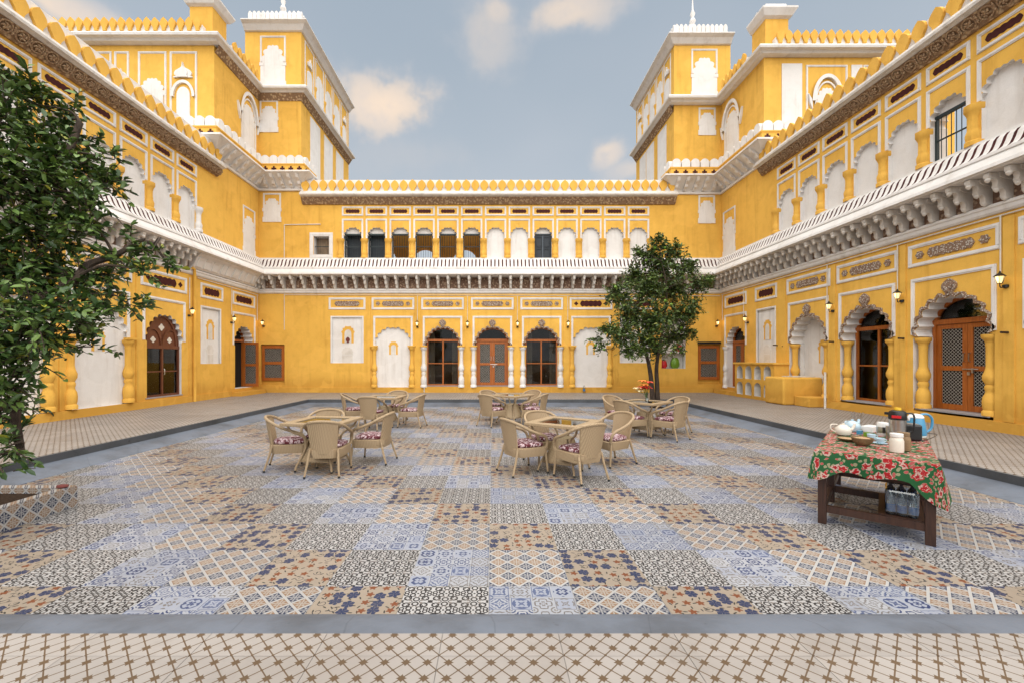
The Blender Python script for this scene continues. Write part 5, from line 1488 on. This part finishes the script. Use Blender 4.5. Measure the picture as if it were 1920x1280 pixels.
# ---------------------------------------------------------------- wall lanterns
def make_lantern():
    e = empty('wall_lantern')
    MB().lathe(0, -.02, [(.05, -.09), (.055, -.085), (.055, -.03), (.05, -.025)], 10).box(-.03, .03, -.04, .0, -.10, -.02).build('wall_plate', BLK, e)
    MB().tube(spline([(0, -.03, -.06), (0, -.12, -.09), (0, -.15, -.05), (0, -.15, .0)], 4), .011, 6).build('arm', BLK, e)
    cg = MB().lathe(0, -.15, [(.045, .0), (.050, .008), (.045, .012)], 6).lathe(0, -.15, [(.115, .165), (.105, .175), (.05, .225), (.02, .245), (.022, .262), (.004, .29)], 6, sm=False)
    for k in range(6):
        a = 2 * pi * k / 6; cg.tube([(.044 * cos(a), -.15 + .044 * sin(a), .01), (.085 * cos(a), -.15 + .085 * sin(a), .168)], .006, 4)
    cg.build('cage', BLK, e)
    MB().lathe(0, -.15, [(.04, .014), (.078, .162)], 6, sm=False).build('glass', BULB, e)
    ld = bpy.data.lights.new('lantern_light', 'POINT'); ld.energy = .25; ld.color = (1.0, .70, .36); ld.shadow_soft_size = .05
    lo = bpy.data.objects.new('lantern_light', ld); COL.objects.link(lo); lo.parent = e; lo.location = (0, -.27, .10)
    return e
lan0 = make_lantern(); KM2 = kidmap()
LAN = [((-3.28, YB - .028, 3.12), 0, 'lit lantern between blind arch and first glazed arch of the far wing'), ((-1.10, YB - .028, 3.12), 0, 'lit lantern left of the wire-panelled door in the far wing'),
       ((1.07, YB - .028, 3.12), 0, 'lit lantern right of the wire-panelled door in the far wing'), ((3.26, YB - .028, 3.12), 0, 'lit lantern nearest the small tree on the far wing'),
       ((-9.98, YB, 3.16), 0, 'lit lantern in the left corner above the small wire window'), ((9.74, YB, 3.16), 0, 'lit lantern in the right corner of the far wing'),
       ((XL + .0, 14.30, 3.18), pi / 2, 'lit lantern beside the downpipe on the left wing'), ((XL, 16.62, 3.15), pi / 2, 'lit lantern left of the open door in the left wing'),
       ((XR, 16.62, 3.15), -pi / 2, 'lit lantern above the masonry counter on the right wing'), ((XR - .03, 12.43, 3.12), -pi / 2, 'lit lantern between white alcove and arched window of the right wing'),
       ((XR - .03, 10.33, 3.12), -pi / 2, 'lit lantern between arched window and door of the right wing'), ((XR - .03, 8.24, 3.12), -pi / 2, 'lit lantern beside the panelled door at the right edge of the picture')]
for i, (p, r, lab) in enumerate(LAN):
    o = lan0 if i == 0 else copy_tree(lan0, None, KM2)
    o.location = p; o.rotation_euler = (0, 0, r); o.scale = (.85, .85, .85); tag(o, lab, 'lantern', 'wall lanterns round the court')

# ---------------------------------------------------------------- planter and trees
pl = tag(empty('tree_planter', (-5.6, 3.6, 0)), 'low tiled planter holding the large tree at the left edge', 'planter')
X0, X1, Y0, Y1 = -6.28, -4.73, 2.86, 4.86
for (a, b, c, d) in ((X0, X1, Y0, Y0 + .10), (X0, X1, Y1 - .10, Y1), (X0, X0 + .10, Y0 + .10, Y1 - .10), (X1 - .10, X1, Y0 + .10, Y1 - .10)):
    MB().box(a + 5.6, b + 5.6, c - 3.6, d - 3.6, .001, .235).build('rim', PLANTER, pl)
MB().box(X0 + 5.7, X1 + 5.5, Y0 - 3.5, Y1 - 3.7, .01, .17).build('soil', SOIL, pl)
tag(MB().lathe(0, 0, [(.03, 0), (.045, .012), (.04, .03), (.01, .038)], 8, sx=1.4).build('clay_shard', MAROB, None, (-4.80, 4.76, .236)), 'small dark clay shard on the rim of the planter', 'shard')

def px3(x, y, Y): return Vector(((x - 924) * Y / 800, Y, 1.66 + (674 - y) * Y / 800))
def leaves_mesh(name, mat, pts, dirs, size, rng_, parent, fold=.22):
    n = len(pts); P = np.array(pts); D = np.array(dirs); D /= np.linalg.norm(D, axis=1)[:, None] + 1e-9
    S = np.array(size)[:, None]
    up = rng_.normal(size=(n, 3)) * .55 + np.array([0, 0, 1.0]); W = np.cross(D, up); W /= np.linalg.norm(W, axis=1)[:, None] + 1e-9
    Nn = np.cross(W, D)
    droop = rng_.uniform(.0, .35, (n, 1))
    V = np.stack([P, P + D * S * .30 + W * S * .20 + Nn * S * fold * .5, P + D * S * .70 + W * S * .19 + Nn * S * (fold * .4 - droop * .25), P + D * S - Nn * S * droop * .5,
                  P + D * S * .70 - W * S * .19 + Nn * S * (fold * .4 - droop * .25), P + D * S * .30 - W * S * .20 + Nn * S * fold * .5, P + D * S * .35, P + D * S * .72 - Nn * S * droop * .25], 1)
    verts = V.reshape(-1, 3); base = (np.arange(n) * 8)[:, None]
    q = np.array([[0, 6, 1, 1], [1, 6, 7, 2], [2, 7, 3, 3], [0, 5, 6, 6], [5, 4, 7, 6], [4, 3, 7, 7]])
    tri = np.concatenate([base + np.array([t]) for t in ([0, 6, 1], [1, 6, 7], [1, 7, 2], [2, 7, 3], [0, 5, 6], [5, 7, 6], [5, 4, 7], [4, 3, 7])], 0)
    me = bpy.data.meshes.new(name); me.vertices.add(len(verts)); me.vertices.foreach_set('co', verts.astype(np.float32).ravel())
    m = len(tri); me.loops.add(m * 3); me.loops.foreach_set('vertex_index', tri.astype(np.int32).ravel())
    me.polygons.add(m); me.polygons.foreach_set('loop_start', np.arange(0, m * 3, 3, dtype=np.int32)); me.polygons.foreach_set('loop_total', np.full(m, 3, dtype=np.int32))
    me.update(calc_edges=True); me.materials.append(mat)
    at = me.attributes.new('leaf', 'FLOAT', 'POINT'); at.data.foreach_set('value', np.repeat(rng_.random(n), 8).astype(np.float32))
    me.validate()
    return put(name, me, parent)
def grow(tree, mat, clumps, hub, seed, lsize, per_twig, twigs_per, twig_len, branch_r, nodes):
    """clumps: (centre, radius); a limb runs from the nearest node to each clump, with twigs that carry the leaves"""
    r = random.Random(seed); nr = np.random.default_rng(seed); pts, dirs, size = [], [], []
    tw = MB(); br = MB()
    for c, rad in clumps:
        nd = min(nodes, key=lambda q: (q - c).length + max(0, q.z - c.z) * .8)
        mid = nd.lerp(c, .5) + Vector((r.uniform(-.1, .1), r.uniform(-.1, .1), r.uniform(-.02, .12)))
        br.tube(spline([tuple(nd), tuple(mid), tuple(c)], 4), [branch_r * (1 - .085 * i) for i in range(9)], 6)
        for k in range(int(twigs_per * (rad / .45) ** 2)):
            d = Vector((r.gauss(0, 1), r.gauss(0, 1), r.gauss(.15, .8))).normalized()
            a = c + d * rad * r.uniform(.05, .6); L_ = twig_len * r.uniform(.5, 1.2) * min(1.0, .45 + rad)
            out = (d + Vector((r.gauss(0, .35), r.gauss(0, .35), r.gauss(0, .35)))).normalized()
            b = a + out * L_ + Vector((0, 0, -.12 * L_)); m = a.lerp(b, .5) + Vector((0, 0, .06 * L_))
            tw.tube([tuple(a), tuple(m), tuple(b)], [.0065, .0045, .002], 4)
            n = int(per_twig * r.uniform(.6, 1.3))
            for i in range(n):
                t = (i + .5) / n; p = a.lerp(m, t * 2) if t < .5 else m.lerp(b, t * 2 - 1)
                s_ = Vector((r.gauss(0, 1), r.gauss(0, 1), r.gauss(-.05, .55))).normalized()
                ld = (out * .55 + s_ * .95).normalized()
                pts.append(tuple(p)); dirs.append(tuple(ld)); size.append(lsize * r.uniform(.5, 1.35))
    tag(br.build('branches', BARK, tree), kind='stuff'); tag(tw.build('twigs', BARK, tree), kind='stuff')
    leaves_mesh('crown', mat, pts, dirs, size, nr, tree)
    return len(pts)
# large tree at the left
t1 = tag(empty('leafy_tree', (0, 0, 0)), 'large dark green leafy tree rising from the planter at the left edge', 'tree')
nodes = []
trunk = spline([(-5.55, 3.95, .12), (-5.50, 4.0, .7), (-5.38, 4.08, 1.3), (-5.32, 4.12, 1.9), (-5.25, 4.2, 2.6), (-5.15, 4.3, 3.3), (-5.05, 4.35, 4.0)], 4)
MB().tube(trunk, [.095 - .0028 * i for i in range(len(trunk))], 9).build('trunk', BARK, t1)
nodes += [Vector(p) for p in trunk[4:]]
for pts_ in ([tuple(trunk[12]), px3(110, 545, 4.3), px3(165, 498, 4.5), px3(215, 480, 4.6), px3(262, 455, 4.7), px3(290, 458, 4.75)], [tuple(trunk[8]), px3(20, 640, 4.1), px3(60, 600, 4.2), px3(120, 560, 4.3)], [tuple(trunk[16]), px3(60, 380, 4.4), px3(120, 300, 4.6), px3(150, 230, 4.7)],
             [tuple(trunk[6]), px3(10, 760, 4.15), px3(30, 800, 4.2), px3(40, 850, 4.2)]):
    p_ = spline([tuple(q) for q in pts_], 4); MB().tube(p_, [.05 - .0016 * i for i in range(len(p_))], 7).build('limb', BARK, t1); nodes += p_
rt = random.Random(11); C1 = []
for (x, y, Y, rad) in ((20, 150, 4.4, .22), (60, 195, 4.5, .30), (125, 225, 4.6, .28), (10, 230, 4.2, .38), (75, 275, 4.5, .40), (150, 265, 4.8, .20), (140, 310, 4.6, .32), (185, 315, 4.7, .20), (20, 330, 4.1, .45), (85, 360, 4.4, .45), (150, 370, 4.6, .34), (195, 345, 4.7, .20),
                        (215, 300, 4.8, .12), (30, 430, 4.1, .48), (100, 440, 4.4, .45), (165, 420, 4.6, .26), (20, 520, 4.0, .46), (90, 520, 4.2, .44), (150, 535, 4.4, .30), (205, 525, 4.6, .22), (235, 500, 4.7, .18), (285, 470, 4.75, .16), (315, 500, 4.8, .14), (270, 510, 4.7, .17), (245, 455, 4.7, .10),
                        (60, 590, 4.1, .40), (130, 590, 4.3, .30), (195, 580, 4.5, .24), (245, 575, 4.6, .17), (20, 640, 3.9, .36), (95, 635, 4.1, .26), (150, 625, 4.3, .18), (175, 650, 4.4, .12), (5, 710, 3.9, .28), (40, 680, 4.0, .22), (80, 685, 4.2, .10),
                        (8, 780, 3.9, .22), (42, 765, 4.1, .13), (4, 840, 3.9, .20), (28, 825, 4.1, .14), (6, 885, 4.0, .13), (60, 780, 4.2, .07), (20, 730, 4.1, .18), (-70, 300, 4.2, .6), (-80, 500, 4.0, .6), (-70, 700, 3.8, .5), (-60, 170, 4.4, .45)):
    C1.append((px3(x, y, Y + rt.uniform(-.25, .25)), rad))
n1 = grow(t1, LEAF1, C1, None, 21, .086, 12, 58, .30, .018, nodes)
# citrus tree at the far right corner of the court
t2 = tag(empty('citrus_tree', (5.7, 14.85, 0)), 'bushy green citrus tree with two trunks in the far right corner of the court', 'tree')
nodes = []; O = Vector((5.7, 14.85, 0))
def loc2(x, y, Y): return px3(x, y, Y) - O
tr1 = spline([loc2(1224, 752, 14.85), loc2(1221, 712, 14.85), loc2(1216, 680, 14.85), loc2(1206, 645, 14.85), loc2(1196, 615, 14.8), loc2(1190, 570, 14.8)], 4)
tr2 = spline([loc2(1233, 752, 14.9), loc2(1232, 720, 14.9), loc2(1231, 690, 14.9), loc2(1236, 655, 14.95), loc2(1244, 610, 15.0), loc2(1250, 540, 15.0), loc2(1240, 490, 15.0)], 4)
for t_ in (tr1, tr2):
    MB().tube([tuple(p) for p in t_], [.095 - .0034 * i for i in range(len(t_))], 8).build('trunk', BARK, t2); nodes += t_[6:]
rt = random.Random(5); C2 = []
for (x, y, rad) in ((1236, 455, .28), (1262, 470, .38), (1215, 480, .45), (1195, 470, .22), (1240, 500, .62), (1190, 520, .55), (1285, 505, .40), (1215, 545, .68), (1262, 545, .68), (1310, 535, .40), (1325, 525, .22), (1160, 560, .40), (1180, 590, .55), (1230, 600, .70), (1280, 590, .55), (1300, 575, .30),
                    (1145, 620, .32), (1170, 630, .45), (1215, 640, .48), (1260, 635, .45), (1285, 620, .32), (1120, 640, .20), (1128, 655, .16), (1185, 655, .26), (1235, 660, .26), (1270, 655, .20), (1155, 545, .26), (1295, 630, .18), (1200, 665, .15), (1175, 662, .18)):
    C2.append((loc2(x, y, 14.85 + rt.uniform(-1.3, 1.3)), rad))
n2 = grow(t2, LEAF2, C2, None, 33, .105, 13, 84, .40, .016, nodes)
MB().lathe(0, 0, [(.22, -.004), (.24, .02), (.1, .05)], 14).build('soil', SOIL, t2)
fr = cached('fruit', 'fruit', GREENP, lambda m_: m_.lathe(0, 0, [(.004, -.05), (.032, -.036), (.05, 0), (.032, .036), (.004, .05)], 10))
for k in range(16):
    c, rad = rt.choice(C2); d = Vector((rt.gauss(0, 1), -abs(rt.gauss(0, 1)), rt.gauss(0, 1))).normalized(); put('fruit', fr, t2, tuple(c + d * rad))
print('leaves', n1, n2)
